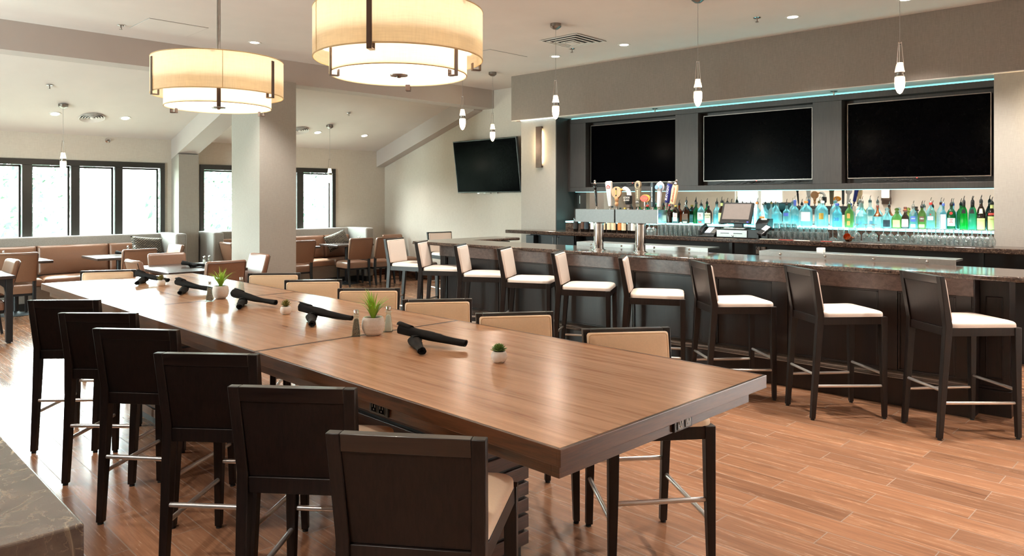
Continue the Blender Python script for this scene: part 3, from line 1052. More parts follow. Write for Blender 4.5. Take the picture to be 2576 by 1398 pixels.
# ------------------------------------------------------------------ the bar (drawn with x = -a, y = b)
def barobj(mb, name, mat, parent=None, **kw):
    if parent is None:
        return mb.build(name, mat, rz=BR, **kw)
    return mb.build(name, mat, parent, **kw)
A0, A1 = 1.19, 7.05          # near and far ends of the panelled front
bar = thing('bar_cabinet', 'dark panelled bar front with a far return toward the television wall', 'bar', (0, 0, 0), BR)
PB = 6.27
m = MB().bx(-A1, -A0, PB + .02, 6.62, 0, 1.03)
m.bx(-A1, -A1 + .16, 6.62, 7.4, 0, 1.03)
m.build('body', M['barwood'], bar, False)
MB().bx(-A1 - .012, -A0 + .012, PB - .006, PB + .03, .885, 1.03).build('header_band', M['barwood_x'], bar, False, .003)
MB().bx(-A1 - .012, -A0 + .012, PB - .045, PB + .03, 0, .205).build('kick_board', M['barwood'], bar, False, .003)
k = MB().prism([(PB + .03, .205), (PB - .05, .205), (PB - .055, .212), (PB - .048, .222), (PB - .036, .229), (PB - .034, .234), (PB - .040, .237), (PB - .034, .246), (PB - .018, .258), (PB - .008, .268), (PB + .03, .272)], -A1 - .015, -A0 + .015, 'yz')
k.build('base_moulding', M['moulding'], bar, ang=70)
stiles = [7.05, 6.09, 5.20, 4.21, 3.30, 2.63, 1.76, 1.19]
for i, a in enumerate(stiles):
    w = .07 if 0 < i < len(stiles) - 1 else .10
    x = -a
    x0, x1 = (x - w, x + w) if 0 < i < len(stiles) - 1 else ((x, x + w) if i == 0 else (x - w, x))
    MB().bx(x0, x1, PB - .004, PB + .03, .25, .888).build('stile', M['barwood'], bar, False, .003)
for a, b in zip(stiles, stiles[1:]):
    x0, x1 = -a + (.10 if a == 7.05 else .07), -b - (.10 if b == 1.19 else .07)
    p = MB()
    p.bx(x0, x1, PB + .014, PB + .03, .27, .885)
    pn = p.build('panel', M['barwood'], bar, False)
    f = MB()
    e = .016
    f.bx(x0, x1, PB + .002, PB + .02, .885 - e, .885).bx(x0, x1, PB + .002, PB + .02, .262, .262 + e)
    f.bx(x0, x0 + e, PB + .002, PB + .02, .262 + e, .885 - e).bx(x1 - e, x1, PB + .002, PB + .02, .262 + e, .885 - e)
    f.build('panel_bead', M['barwood'], pn, False, .004)
# end post
p = MB().bx(-1.17, -.98, 6.44, 6.68, 0, 1.03)
ep = p.build('end_post', M['espresso'], bar, False, .004)
f = MB()
f.bx(-1.185, -.965, 6.415, 6.70, 0, .19).bx(-1.178, -.972, 6.425, 6.69, .19, .21)
f.bx(-1.13, -1.02, 6.432, 6.444, .27, .278).bx(-1.13, -1.02, 6.432, 6.444, .872, .88).bx(-1.13, -1.122, 6.432, 6.444, .278, .872).bx(-1.028, -1.02, 6.432, 6.444, .278, .872)
f.build('post_moulding', M['espresso'], ep, False, .004)
MB().bx(-1.19, -1.17, 6.27, 6.68, 0, 1.03).build('end_panel', M['espresso'], bar, False, .003)
# return panelling toward the viewer's far side
for b0, b1 in ((6.36, 6.82), (6.90, 7.36)):
    MB().bx(-A1 - .02, -A1, b0, b1, .3, .88).build('panel', M['barwood'], bar, False, .01)

# countertop: one granite slab, L-shaped
poly = [(-.86, 5.985), (-7.27, 5.985), (-7.33, 6.05), (-7.36, 7.6), (-6.88, 7.6), (-6.88, 6.70), (-.60, 6.70), (-.60, 6.24)]
ct = barobj(MB().prism(poly, 1.036, 1.074, 'xy'), 'bar_countertop', M['granite'], bevel=.012, seg=3)
tag(ct, 'polished brown granite bar top reflecting the coloured bottles', 'countertop')
# steel back ledges on the bartender's side
for i, (a0, a1, lb) in enumerate(((5.19, 3.54, 'low steel ledge along the bar top behind the beer towers'), (3.01, 1.38, 'low steel ledge along the bar top at the near half of the bar'))):
    t = thing('steel_ledge', lb, 'ledge', (0, 0, 0), BR, 'steel ledges on the bar')
    MB().bx(-a0, -a1, 6.70, 6.715, .9, 1.118).bx(-a0, -a1, 6.715, 6.95, 1.10, 1.118).build('plate', M['steel'], t, False, .002)
    for q in range(4):
        x = -a0 + (a0 - a1) * (q + .5) / 4
        o = MB().lathe([(.012, 0), (.012, .003), (.006, .007), (0, .008)], 10).build('screw', M['chrome'], t)
        o.location = (x, 6.699, 1.095); o.rotation_euler = (R(90), 0, 0)
# white folded towel / box on the near ledge
tag(barobj(MB().bx(-2.49, -2.43, 6.74, 6.80, 1.118, 1.165), 'order_pad', M['white_pl'], bevel=.004), 'small white pad standing on the near steel ledge', 'pad')
# lower stone-topped side counter past the end post
t = thing('side_counter', 'low brown stone counter just past the bar\'s near end post', 'counter', (0, 0, 0), BR)
MB().bx(-.95, 1.0, 6.9, 8.2, .80, .84).build('worktop', M['granite'], t, False, .006)
MB().bx(-.93, 1.0, 6.95, 8.15, 0, .80).build('base', M['espresso'], t, False, .004)
# under-bar fittings seen in the dark between the counters
ub = tag(barobj(MB().bx(-6.8, -1.3, 6.64, 6.69, .1, .9), 'underbar_panel', M['black_paint'], bevel=.003), 'black panel below the bar top on the working side', 'panel')

# back bar
BB = 8.27       # front edge of the back counter
ZB = 1.135
bt = thing('back_counter', 'long brown granite back counter under the mirror', 'countertop', (0, 0, 0), BR)
MB().prism([(-7.80, BB), (1.2, BB), (1.2, 8.715), (-1.47, 8.715), (-1.47, 9.09), (-7.14, 9.09), (-7.14, 8.715), (-7.80, 8.715)], ZB - .05, ZB, 'xy').build('slab', M['granite'], bt, False, .008, 3)
MB().bx(-6.98, -1.46, 8.74, 8.765, ZB, 1.255).build('riser', M['granite'], bt, False, .003)
bc = thing('back_cabinet', 'slate-coloured cabinet with two handled doors under the far end of the back counter', 'cabinet', (0, 0, 0), BR)
MB().bx(-7.42, -6.55, BB + .16, 8.71, 0, ZB - .052).build('body', M['blue_cab'], bc, False, .003)
MB().bx(-7.42, -7.27, BB + .06, BB + .16, 0, ZB - .07).build('end_panel', M['blue_cab'], bc, False, .003)
for x0, x1, hx_ in ((-7.20, -6.885, -6.925), (-6.875, -6.56, -6.835)):
    dd = MB().bx(x0, x1, BB + .135, BB + .16, .12, ZB - .06).build('door', M['blue_cab'], bc, False, .003)
    MB().tube([(hx_, BB + .135, .92), (hx_, BB + .10, .925), (hx_, BB + .10, 1.045), (hx_, BB + .135, 1.05)], .006).build('handle', M['steel'], dd)
dk = thing('back_bar_base', 'black under-counter coolers below the back counter', 'cabinet', (0, 0, 0), BR)
MB().bx(-6.54, 1.2, BB + .35, 8.71, 0, ZB - .052).build('body', M['black_paint'], dk, False)
for x in (-4.1, -1.5):
    MB().bx(x - .02, x + .02, BB + .06, BB + .12, .3, ZB - .052).build('leg', M['black_pl'], dk, False)
t = thing('junction_box', 'grey electrical box with cords under the back counter near the till', 'outlet', (0, 0, 0), BR)
MB().bx(-3.90, -3.845, BB + .32, BB + .35, .94, 1.03).bx(-3.835, -3.785, BB + .32, BB + .35, .94, 1.03).build('cover', M['cord'], t, False, .004)
MB().tube([(-3.87, BB + .31, .99), (-3.875, BB + .28, 1.0), (-3.86, BB + .3, 1.07)], .004).build('cord', M['black_pl'], t)

# niche: soffit, columns, dark panel with three recesses, mirror
m = MB().bx(-8.03, 2.0, 8.66, 9.6, 2.87, ZC + .02)
sf = m.build('soffit', M['wall_grey'], smooth=False, rz=BR)
tag(sf, 'deep grey soffit above the bar televisions', kind='structure')
MB().bx(-8.03, 2.0, 8.662, 9.6, 2.862, 2.87).build('soffit_underside', M['paint'], sf, False)
c1 = MB().bx(-7.87, -7.16, 8.72, 9.6, 0, 2.865).build('column_far', M['wall_col'], smooth=False, rz=BR)
tag(c1, 'greige pier with a lit sconce left of the bar televisions', kind='structure')
c2 = MB().bx(-1.46, 2.0, 8.72, 9.6, 0, 2.865).build('column_near', M['wall_col'], smooth=False, rz=BR)
tag(c2, 'greige pier right of the bar televisions', kind='structure')
tag(MB().bx(-7.2, -1.4, 9.16, 9.3, 0, 2.9).build('wall_niche', M['dark_panel'], smooth=False, rz=BR), kind='structure')
tag(MB().bx(-7.165, -7.145, 8.725, 9.16, ZB, 2.86).build('trim_4', M['dark_panel'], smooth=False, rz=BR), 'dark wood return beside the far pier', kind='structure')
tvs = [(6.80, 5.25), (4.90, 3.37), (3.03, 1.51)]
m = MB()
FB = 9.0
m.bx(-7.145, -1.46, FB, 9.16, 2.775, 2.845).bx(-7.145, -1.46, FB, 9.16, 1.72, 1.79)
xs = [-7.145] + [v for a, b in tvs for v in (-a, -b)] + [-1.46]
for x0, x1 in zip(xs[::2], xs[1::2]):
    m.bx(x0, x1, FB, 9.16, 1.79, 2.775)
pan = m.build('trim_5', M['dark_panel'], smooth=False, rz=BR, bevel=.003)
tag(pan, 'dark panelled wall with three recesses for televisions', kind='structure')
lab3 = ['black television in the far recess behind the beer taps', 'black television in the middle recess above the till', 'black television in the near recess, largest of the three over the bar']
for (a, b), lb in zip(tvs, lab3):
    xc = -(a + b) / 2; w = (a - b) - .07; zc = 2.29; h = .885
    t = thing('television', lb, 'television', BW(-xc, 9.09, zc), BR, 'televisions over the bar')
    MB().box((0, .03, 0), (w, .05, h)).build('housing', M['black_pl'], t, False, .006)
    MB().box((0, .0, 0), (w - .022, .012, h - .022)).build('screen', M['screen'], t, False)
    z = MB(); e = .007
    z.bx(-w / 2, w / 2, -.004, .008, h / 2 - e, h / 2).bx(-w / 2, w / 2, -.004, .008, -h / 2, -h / 2 + e * 1.5)
    z.bx(-w / 2, -w / 2 + e, -.004, .008, -h / 2 + e * 1.5, h / 2 - e).bx(w / 2 - e, w / 2, -.004, .008, -h / 2 + e * 1.5, h / 2 - e)
    z.build('bezel', M['nickel'], t, False)
    MB().box((.02, -.006, -h / 2 - .003), (.012, .004, .008)).build('standby_light', M['red_led'], t, False)
    rr = random.Random(int(a * 10))
    c = MB()
    for q in range(9):
        x = rr.uniform(-.6, .5)
        pts = [(x, -.01, -.485)]
        for j in range(5):
            x += rr.uniform(.02, .07)
            pts.append((x, rr.uniform(-.03, .01), -.484 + (.03 * abs(sin(j * 1.7 + q)))))
        c.tube(pts, .0032, 5)
    c.build('cables', M['black_pl'], t)
tag(MB().bx(-6.98, -1.46, 9.10, 9.112, 1.19, 1.715).build('bar_mirror', M['mirror'], smooth=False, rz=BR), 'long mirror behind the bottles', 'mirror')
sh = thing('bottle_shelf', 'glowing blue-lit shelf under the bottles', 'shelf', (0, 0, 0), BR)
MB().bx(-6.98, -1.46, 8.735, 9.098, 1.255, 1.278).build('lit_panel', M['led'], sh, False, .002)
ls = tag(MB().bx(-7.0, -1.47, 9.005, 9.02, 1.715, 1.7195).build('led_strip', M['led'], smooth=False, rz=BR), 'cyan light strip under the dark television panel', 'light')
ls2 = tag(MB().bx(-7.1, -1.5, 9.03, 9.06, 2.846, 2.852).build('led_strip', M['led'], smooth=False, rz=BR), 'cyan light strip along the top of the dark television panel', 'light')
tag(MB().bx(-7.86, -7.17, 8.69, 8.715, 2.853, 2.861).build('led_strip', M['ledw'], smooth=False, rz=BR), 'white light strip above the pier with the sconce', 'light')
# sconce
def sconce(loc, rz, lb):
    t = thing('wall_sconce', lb, 'lamp', loc, rz)
    MB().box((0, -.035, 0), (.115, .02, .64)).bx(-.0575, .0575, -.03, 0, -.32, -.29).bx(-.0575, .0575, -.03, 0, .29, .32).build('cover', M['bronze'], t, False, .003)
    MB().box((0, -.012, 0), (.05, .022, .46)).build('light_bar', M['sconce_led'], t, False)
    return t
sconce(BW(7.47, 8.72, 2.42), BR, 'bronze backlit wall sconce on the pier left of the bar televisions')
sconce(BW(1.02, 8.72, 2.42), BR, 'backlit wall sconce on the pier at the right edge of view')
# sconce on the cream wall opposite, seen in the mirror
t = thing('wall_lamp', 'white box wall lamp with a dark bracket seen in the bar mirror', 'lamp', (XL, 5.67, 1.70))
MB().bx(.04, .14, -.09, .09, -.05, .36).build('lamp_shade', emit('wall_lamp_shade', '#fff0d6', 2.6), t, False, .004)
MB().bx(0, .05, -.11, .11, -.22, -.05).bx(0, .15, -.1, -.093, -.12, .36).bx(0, .15, .093, .1, -.12, .36).build('bracket', M['bronze'], t, False)
# switch plate
t = thing('switch_plate', 'white switch plate on the dark niche wall behind the first beer tap', 'switch', BW(6.93, 9.155, 1.60), BR)
MB().box((0, -.004, 0), (.2, .008, .125)).build('plate', M['white_pl'], t, False, .002)
for q in range(3):
    MB().box((-.06 + .06 * q, -.010, .0), (.026, .006, .06)).build('toggle', M['white_pl'], t, False, .002)

# ------------------------------------------------------------------ beer towers and tap handles
def tower(a0, a1, label):
    ac = (a0 + a1) / 2
    t = thing('draft_tower', label, 'beer tower', BW(ac, 6.30, 1.072), BR, 'beer towers on the bar')
    w = (a0 - a1) / 2 - .004
    MB().bx(-w, w, -.08, .08, .292, .428).build('tap_box', M['tower'], t, False, .002)
    MB().bx(w - .001, w + .003, -.078, .078, .294, .426).build('end_cap', M['chrome'], t, False)
    MB().lathe([(.052, .006), (.052, .292)], 28).build('column', M['chrome'], t)
    MB().lathe([(.078, 0), (.078, .006), (.058, .01), (.058, .016), (.052, .018)], 28).build('flange', M['chrome'], t)
    MB().lathe([(.06, .278), (.06, .292)], 28).build('collar', M['steel'], t)
    for k in range(5):
        x = -w + 2 * w * (k + .5) / 5
        MB().tube([(x, .08, .36), (x, .13, .37), (x, .15, .33), (x, .15, .28)], .011, 10).build('faucet', M['chrome'], t)
    return t
tower(4.837, 4.334, 'steel beer tower on a chrome post, farther of the two')
tower(4.324, 3.819, 'steel beer tower on a chrome post, nearer of the two')

def tap(a, label, z=1.500):
    t = thing('tap_handle', label, 'tap handle', BW(a, 6.36, z), BR, 'beer tap handles on the towers')
    MB().lathe([(.012, 0), (.012, .016), (.007, .022), (.007, .034)], 12).build('ferrule', M['chrome'], t)
    return t
def tilt_all(t, ang):
    e = t.rotation_euler.to_matrix() @ Matrix.Rotation(ang, 3, 'Y')
    t.rotation_euler = e.to_euler()
F90 = (R(90), 0, 0)
UP = (R(90), R(-90), 0)
t = tap(4.654, 'slim black beer tap handle with a chrome figure top, first on the far tower')
MB().lathe([(.009, .03), (.011, .05), (.015, .16), (.017, .2), (.012, .205), (.018, .225), (.02, .25), (.014, .268)], 14).build('handle', M['black_gloss'], t)
MB().lathe([(.014, .266), (.017, .276), (.01, .288), (.013, .298), (.008, .308), (0, .312)], 12).build('finial', M['chrome'], t)
tilt_all(t, R(-5))
t = tap(4.48, 'white paddle beer tap handle with a red crest near its top')
MB().loft([[(sx * w, sy * d, z) for sx, sy in ((1, 1), (-1, 1), (-1, -1), (1, -1))] for z, w, d in ((.03, .016, .012), (.1, .022, .014), (.2, .031, .016), (.27, .036, .018), (.29, .034, .017), (.296, .022, .012))]).build('handle', M['white_pl'], t, bevel=.004)
MB().prism([(.026 * cos(q * pi / 6), .232 + .016 * sin(q * pi / 6) + (.006 if q % 3 == 0 else 0)) for q in range(12)], -.021, -.0175, 'xz').build('crest', M['redpaint'], t, False)
MB().bx(-.02, .02, -.0222, -.0208, .226, .231).bx(-.014, .014, -.0222, -.0208, .236, .239).build('crest_print', M['whiteink'], t, False)
MB().bx(-.002, .003, -.0185, -.0165, .06, .18).build('print_marks', M['nickel'], t, False)
tilt_all(t, R(-4))
wd = wood('turned_maple', '#b77f52', '#dda879', (20, 20, 4), .4, .05)
t = tap(4.399, 'wooden beer tap handle with a round disc top and black label')
MB().lathe([(.011, .03), (.017, .04), (.021, .06), (.015, .075), (.022, .095), (.025, .11), (.018, .128), (.015, .135)], 18).build('stem', wd, t)
dsc = MB()
dsc.lathe([(.0, -.012), (.058, -.012), (.061, -.006), (.061, .006), (.058, .012), (0, .012)], 30)
bmesh.ops.transform(dsc.bm, matrix=Matrix.Translation((0, 0, .175)) @ Matrix.Rotation(R(90), 4, 'X'), verts=dsc.bm.verts)
dsc.build('disc', wd, t)
MB().bx(-.008, .008, -.0145, -.012, .128, .222).build('label_plate', M['blackink'], t, False)
MB().bx(-.004, .004, -.0152, -.0145, .15, .2).build('label_mark', M['lab_gold'], t, False)
t = tap(4.252, 'goose-head beer tap handle with an orange bill and black band')
MB().lathe([(.024, .025), (.019, .045), (.026, .055)], 18).build('base', M['steel'], t)
MB().lathe([(.03, .052), (.036, .06), (.038, .1), (.037, .14), (.028, .146), (0, .146)], 22).build('band', M['blackink'], t)
text('lettering', 'GOOSE', .026, M['whiteink'], t, (0, -.0385, .12), F90, .9)
text('lettering', 'ISLAND', .022, M['whiteink'], t, (0, -.0385, .094), F90, .9)
nk = MB()
nk.tube([(.008, 0, .14), (.006, 0, .165), (-.004, 0, .19), (-.024, 0, .206), (-.045, 0, .212), (-.062, 0, .208), (-.07, 0, .206)], [.025, .024, .022, .022, .025, .02, .008], 14)
nk.build('neck', M['white_pl'], t)
MB().tube([(-.063, 0, .209), (-.078, 0, .205), (-.098, 0, .201), (-.108, 0, .2)], [.015, .012, .009, .003], 10).build('bill', plain('orange_bill', '#ee9a3c', .45), t)
for sy in (-1, 1):
    MB().lathe([(0, -.004), (.0035, -.002), (.004, 0), (.0035, .002), (0, .004)], 8, (-.05, sy * .023, .219)).build('eye', M['blackink'], t)
t = tap(4.137, 'olive beer tap handle with a round medallion and an IPA panel')
MB().loft([[(sx * w, sy * d, z) for sx, sy in ((1, 1), (-1, 1), (-1, -1), (1, -1))] for z, w, d in ((.028, .022, .012), (.07, .026, .013), (.2, .031, .014), (.235, .03, .014))]).build('handle', plain('olive_brown', '#6f6650', .5), t, bevel=.003)
dsc = MB()
dsc.lathe([(0, -.014), (.034, -.014), (.038, -.01), (.038, .01), (.034, .014), (0, .014)], 28)
bmesh.ops.transform(dsc.bm, matrix=Matrix.Translation((0, 0, .25)) @ Matrix.Rotation(R(90), 4, 'X') @ Matrix.Scale(1.12, 4, (0, 1, 0)), verts=dsc.bm.verts)
md = dsc.build('medallion', plain('bronze_medallion', '#8a765e', .4, .4), t)
rg = MB(); rg.tube([(.031 * cos(q * pi / 12), -.0145, .25 + .035 * sin(q * pi / 12)) for q in range(25)], .0018, 6)
rg.build('ring', M['lab_cream'], md)
MB().prism([(-.012, .236), (-.004, .232), (.012, .238), (.016, .252), (.006, .258), (.004, .27), (-.006, .266), (-.014, .254)], -.0165, -.0135, 'xz').build('emblem', M['blackink'], md, False)
pl = MB()
for q in range(7):
    pl.box((0, -.0142, .118 + .0125 * q), (.016 - .004 * (q % 2), .0015, .008))
pl.build('print_marks', M['lab_cream'], t, False)
MB().bx(-.019, .019, -.0158, -.013, .062, .092).build('panel', M['blackink'], t, False)
text('lettering', 'IPA', .026, M['whiteink'], t, (0, -.0165, .077), F90, .95)
t = tap(4.057, 'oval orange and red beer tap sign on a chrome rod')
MB().tube([(0, 0, .03), (0, 0, .09)], .007, 10).build('rod', M['chrome'], t)
for nm, rx, rz_, y0, y1, mt, xo in (('rim', .057, .05, -.006, .012, plain('orange_rim', '#ef9a2e', .4), .006), ('face', .048, .041, -.012, -.006, plain('red_oval', '#cf4a36', .4), -.003)):
    MB().prism([(xo + rx * cos(q * pi / 16), .112 + rz_ * .8 * sin(q * pi / 16)) for q in range(32)], y0, y1, 'xz').build(nm, mt, t, False, .002)
MB().tube([(-.036 + .0035 * q, -.0132, .112 + .006 * sin(q * 2.1)) for q in range(20)], .0013, 5).build('script_mark', M['lab_yellow'], t)
t = tap(3.964, 'thin black blade beer tap handle with stacked white letters')
MB().loft([[(sx * w + .0, sy * .02, z) for sx, sy in ((1, 1), (-1, 1), (-1, -1), (1, -1))] for z, w in ((.028, .012), (.06, .014), (.25, .016), (.272, .013))]).build('handle', plain('blue_black_metal', '#20282c', .35, .3), t, bevel=.003)
text('lettering', 'E\nL\nY\nS\nI\nA\nN', .03, M['whiteink'], t, (.002, -.0208, .15), F90, .75, line=.72)
t = tap(3.90, 'white crown-shaped beer tap handle with blue ovals')
MB().loft([[(w * cos(pi / 4 + q * pi / 2), .8 * w * sin(pi / 4 + q * pi / 2), z) for q in range(4)] for z, w in ((.028, .022), (.1, .024), (.19, .028))]).build('stem', M['white_pl'], t, bevel=.003)
hd = MB().loft([[(w * (1 if q % 2 == 0 else .82) * cos(q * pi / 6), .55 * w * (1 if q % 2 == 0 else .82) * sin(q * pi / 6), z) for q in range(12)] for z, w in ((.185, .026), (.2, .042), (.225, .048), (.25, .046), (.268, .03), (.285, .006))]).build('crown', M['white_pl'], t, ang=25)
for xo, zo in ((-.024, .222), (.022, .23)):
    MB().prism([(xo + .02 * cos(q * pi / 8), zo + .021 * sin(q * pi / 8)) for q in range(16)], -.029, -.021, 'xz').build('oval', plain('pale_blue_oval', '#7ba3cf', .4), hd, False, .002)
tilt_all(t, R(5))
t = tap(3.814, 'blue cylinder beer tap handle leaning right with white slanted lettering')
MB().lathe([(.012, .03), (.014, .05), (.016, .075)], 16).build('neck', M['steel'], t)
MB().lathe([(.022, .072), (.024, .078), (.031, .25), (.03, .262)], 24).build('handle', plain('beer_blue', '#26307e', .3), t)
MB().lathe([(.03, .262), (.032, .266), (.032, .276), (.026, .284), (0, .286)], 24).build('cap', M['steel'], t)
text('lettering', 'BUD LIGHT', .034, M['whiteink'], t, (0, -.0305, .168), UP, .86, shear=.25)
tilt_all(t, R(11))
t = tap(3.752, 'cream beer tap handle leaning right with red script and a chrome top')
MB().lathe([(.015, .03), (.02, .045), (.014, .06)], 16).build('neck', M['nickel'], t)
MB().loft([[(sx * w, sy * w * .6, z) for sx, sy in ((1, 1), (-1, 1), (-1, -1), (1, -1))] for z, w in ((.058, .024), (.2, .03), (.25, .024))]).build('handle', plain('pale_wood_cream', '#e9cfa2', .45), t, bevel=.004)
MB().lathe([(.02, .248), (.024, .256), (.018, .27), (.012, .276), (.014, .29), (.006, .3), (0, .302)], 16).build('finial', M['nickel'], t)
text('lettering', 'Budweiser', .036, M['redpaint'], t, (0, -.0185, .15), UP, .95, shear=.4)
tilt_all(t, R(11))

# ------------------------------------------------------------------ bottles on the lit shelf
SZ = 1.278
def prof_of(kind, r, h):
    P = {
        'std':   [(.9, 0), (1, .012), (1, .56), (.93, .62), (.6, .70), (.36, .77), (.33, .80), (.33, .96), (.38, .965), (.38, 1)],
        'tall':  [(.9, 0), (1, .01), (1, .62), (.9, .67), (.5, .73), (.33, .78), (.31, .98), (.36, .985), (.36, 1)],
        'wide':  [(.9, 0), (1, .012), (1, .60), (.96, .67), (.75, .76), (.45, .83), (.3, .87), (.28, .97), (.34, .975), (.34, 1)],
        'squat': [(.85, 0), (1, .03), (1, .55), (.92, .68), (.6, .78), (.34, .83), (.3, .9), (.34, .92), (.34, 1)],
        'round': [(.8, 0), (1, .05), (1.0, .30), (.98, .42), (.8, .58), (.45, .68), (.36, .73), (.36, .78), (.36, .79)],
        'bell':  [(.95, 0), (1, .02), (1, .48), (.97, .53), (.72, .58), (.45, .66), (.3, .76), (.24, .86), (.22, .98), (.26, 1)],
        'taper': [(.92, 0), (1, .012), (.98, .3), (.88, .6), (.72, .72), (.45, .8), (.36, .84), (.34, 1)],
        'monk':  [(.95, 0), (1, .01), (.98, .46), (.9, .50), (.97, .53), (.8, .68), (.55, .78), (.36, .83), (.32, .9), (.34, 1)],
    }[kind]
    return [(r * a, h * b) for a, b in P]
def bottle(a, kind, r, h, glass, label, lab=None, cap='black', pour=True, b=8.88, z=SZ, sq=False, extras=(), neck=None, group='spirit bottles on the lit shelf', marks=None):
    t = thing('bottle', label, 'bottle', BW(a, b, z), BR + R(8), group)
    pr = prof_of(kind, r, h)
    n = 20
    body = MB()
    if sq:
        rings = []
        for q, (rr, zz) in enumerate(pr):
            ring = []
            f = 1 if zz < h * .66 else max(0, 1 - (zz - h * .66) / (h * .12))
            for i in range(24):
                an = 2 * pi * i / 24
                k = max(abs(cos(an)), abs(sin(an)))
                q_ = rr * ((1 - f) + f * min(1.0 / k, 1.28) * .92)
                ring.append((q_ * cos(an), q_ * sin(an) * (1 if sq is True else (1 - f + f * sq)), zz))
            rings.append(ring)
        body.loft(rings)
    else:
        body.lathe(pr, n)
    body.build('glass_body', glass, t, ang=50)
    if neck:
        zn = [zz for rr, zz in pr if zz >= h * .79]
        MB().lathe([(r * .36, h * .8), (r * .36, h * .93)], 14).build('neck_label', neck, t)
    capm = {'black': M['black_pl'], 'red': M['cap_red'], 'brown': M['cap_brown'], 'gold': M['lab_gold'], 'steel': M['steel'], 'blue': M['lab_blue'], 'white': M['white_pl'], 'orange': M['lab_orange']}.get(cap)
    rt = pr[-1][0]
    if capm is not None:
        MB().lathe([(rt * 1.08, h * .93), (rt * 1.12, h * .94), (rt * 1.12, h + .004), (rt * .9, h + .008), (0, h + .008)], 14).build('cap', capm, t)
    if pour:
        p = MB()
        p.lathe([(.0095, h), (.012, h + .004), (.012, h + .014), (.006, h + .022)], 10)
        p.tube([(0, 0, h + .02), (0, 0, h + .034), (.004, -.002, h + .052), (.009, -.004, h + .062)], [.0045, .004, .0034, .0026], 8)
        p.build('pourer', M['chrome'] if cap != 'black' else M['black_pl'], t)
    if lab:
        for (mat, z0, z1, wid) in lab:
            l = MB()
            if sq:
                k = r * .92 * (1 if sq is True else sq) + .0012
                l.bx(-r * wid * .9, r * wid * .9, -k - .0006, -k, h * z0, h * z1)
            else:
                def rad(zz):
                    for (r0, y0), (r1, y1) in zip(pr, pr[1:]):
                        if y0 <= zz <= y1:
                            return r0 + (r1 - r0) * (zz - y0) / max(1e-6, y1 - y0)
                    return r
                half = wid * 1.15
                zs = [h * z0 + (h * z1 - h * z0) * q / 4 for q in range(5)]
                l.lathe([(rad(zz) + .0012, zz) for zz in zs], 10, a0=-pi / 2 - half, a1=-pi / 2 + half, cap=False)
            l.build('label', mat, t, not sq)
    if marks:
        k = r * (.92 * (1 if sq is True else sq) if sq else 1) + .0025
        q = MB()
        for i, zf in enumerate(marks[1]):
            w = r * (.42 - .1 * (i % 2))
            q.bx(-w, w, -k - .0006, -k, h * zf, h * zf + .006)
        q.build('print_marks', marks[0], t, False)
    for (s, zf, size, mat, sx) in extras:
        k = r * (.92 if sq is True else (.92 * sq if sq else 1)) + .0032
        text('lettering', s, size, mat, t, (0, -k, h * zf), F90, sx, ext=.0003)
    return t
lc, lw, lbr, lbl, ldk, lgd, lye, lor = (M[k] for k in ('lab_cream', 'lab_white', 'lab_brown', 'lab_blue', 'lab_dark', 'lab_gold', 'lab_yellow', 'lab_orange'))
BK, RD, WH, BL = M['blackink'], M['redpaint'], M['whiteink'], M['blueink']
bottle(6.575, 'squat', .04, .17, M['aqua'], 'small clear bottle with a cream label beside the black tap handle', [(lc, .1, .6, .9)], 'black', False)
bottle(6.465, 'squat', .035, .15, M['g_dark'], 'small dark bottle with an orange label right of the black tap handle', [(lor, .2, .55, .9)], 'red', False)
bottle(6.222, 'round', .05, .22, M['aqua2'], 'pale blue bottle peeking left of the white paddle tap', None, 'black', False)
bottle(6.08, 'squat', .045, .2, M['aqua2'], 'pale blue bottle seen behind the wooden disc tap', None, 'black', False)
bottle(6.0, 'std', .04, .2, M['g_brown'], 'amber bottle with a cream neck between the disc tap and the goose tap', [(lc, .6, .95, .9)], 'gold', False)
bottle(5.898, 'tall', .038, .31, M['g_wine'], 'dark green wine bottle with a black neck left of the olive tap', None, 'black', False)
bottle(5.751, 'tall', .038, .26, M['g_green'], 'bright green bottle right of the olive tap', None, None, True)
bottle(5.62, 'squat', .052, .24, M['g_green'], 'green bottle with a yellow label below the oval tap sign', [(lye, .25, .55, 1)], 'red', True)
bottle(5.50, 'squat', .05, .235, M['g_green'], 'green bottle with a cream label right of the stacked-letter tap', [(lc, .25, .5, 1)], 'black', True)
bottle(5.37, 'std', .045, .26, M['g_brown'], 'reddish brown bottle behind the white crown tap', [(M['redpaint'], .4, .55, 1)], 'black', True)
bottle(5.27, 'std', .04, .25, M['g_dark'], 'black bottle with a red cap behind the blue tap', None, 'red', True)
bottle(5.17, 'wide', 0.054, .24, M['g_dark'], 'dark flat bottle with a big white label just right of the towers', [(lw, .12, .58, .62)], 'gold', False, sq=.6, marks=(M['redpaint'], (.36, .42, .5)))
bottle(5.06, 'tall', .04, .3, M['g_dark'], 'tall dark bottle half hidden behind the flat bottle with the white label', None, 'black', True, b=8.97)
bottle(5.02, 'wide', 0.052, .24, M['g_brown'], 'wide whiskey bottle with gold print and a low cream label', [(lbr, .2, .55, .85), (lc, .04, .12, .6)], 'steel', True, sq=.6)
bottle(4.90, 'std', .042, .28, M['g_green'], 'green whiskey bottle left of the clear bottle with a red-lettered label', None, 'black', True, b=8.95)
bottle(4.79, 'wide', 0.05, .26, M['aqua'], 'clear bourbon bottle with a white label printed in red', [(lw, .22, .58, .8), (M['redpaint'], .06, .14, .4)], 'black', True, marks=(M['redpaint'], (.40, .47)))
bottle(4.686, 'squat', 0.05, .235, M['g_brown'], 'square brown bourbon bottle with a tan label in bold capitals', [(lc, .05, .62, .86)], 'black', False, sq=.62, extras=[('KNOB', .5, .030, BK, .9), ('CREEK', .37, .017, BK, 1.2)])
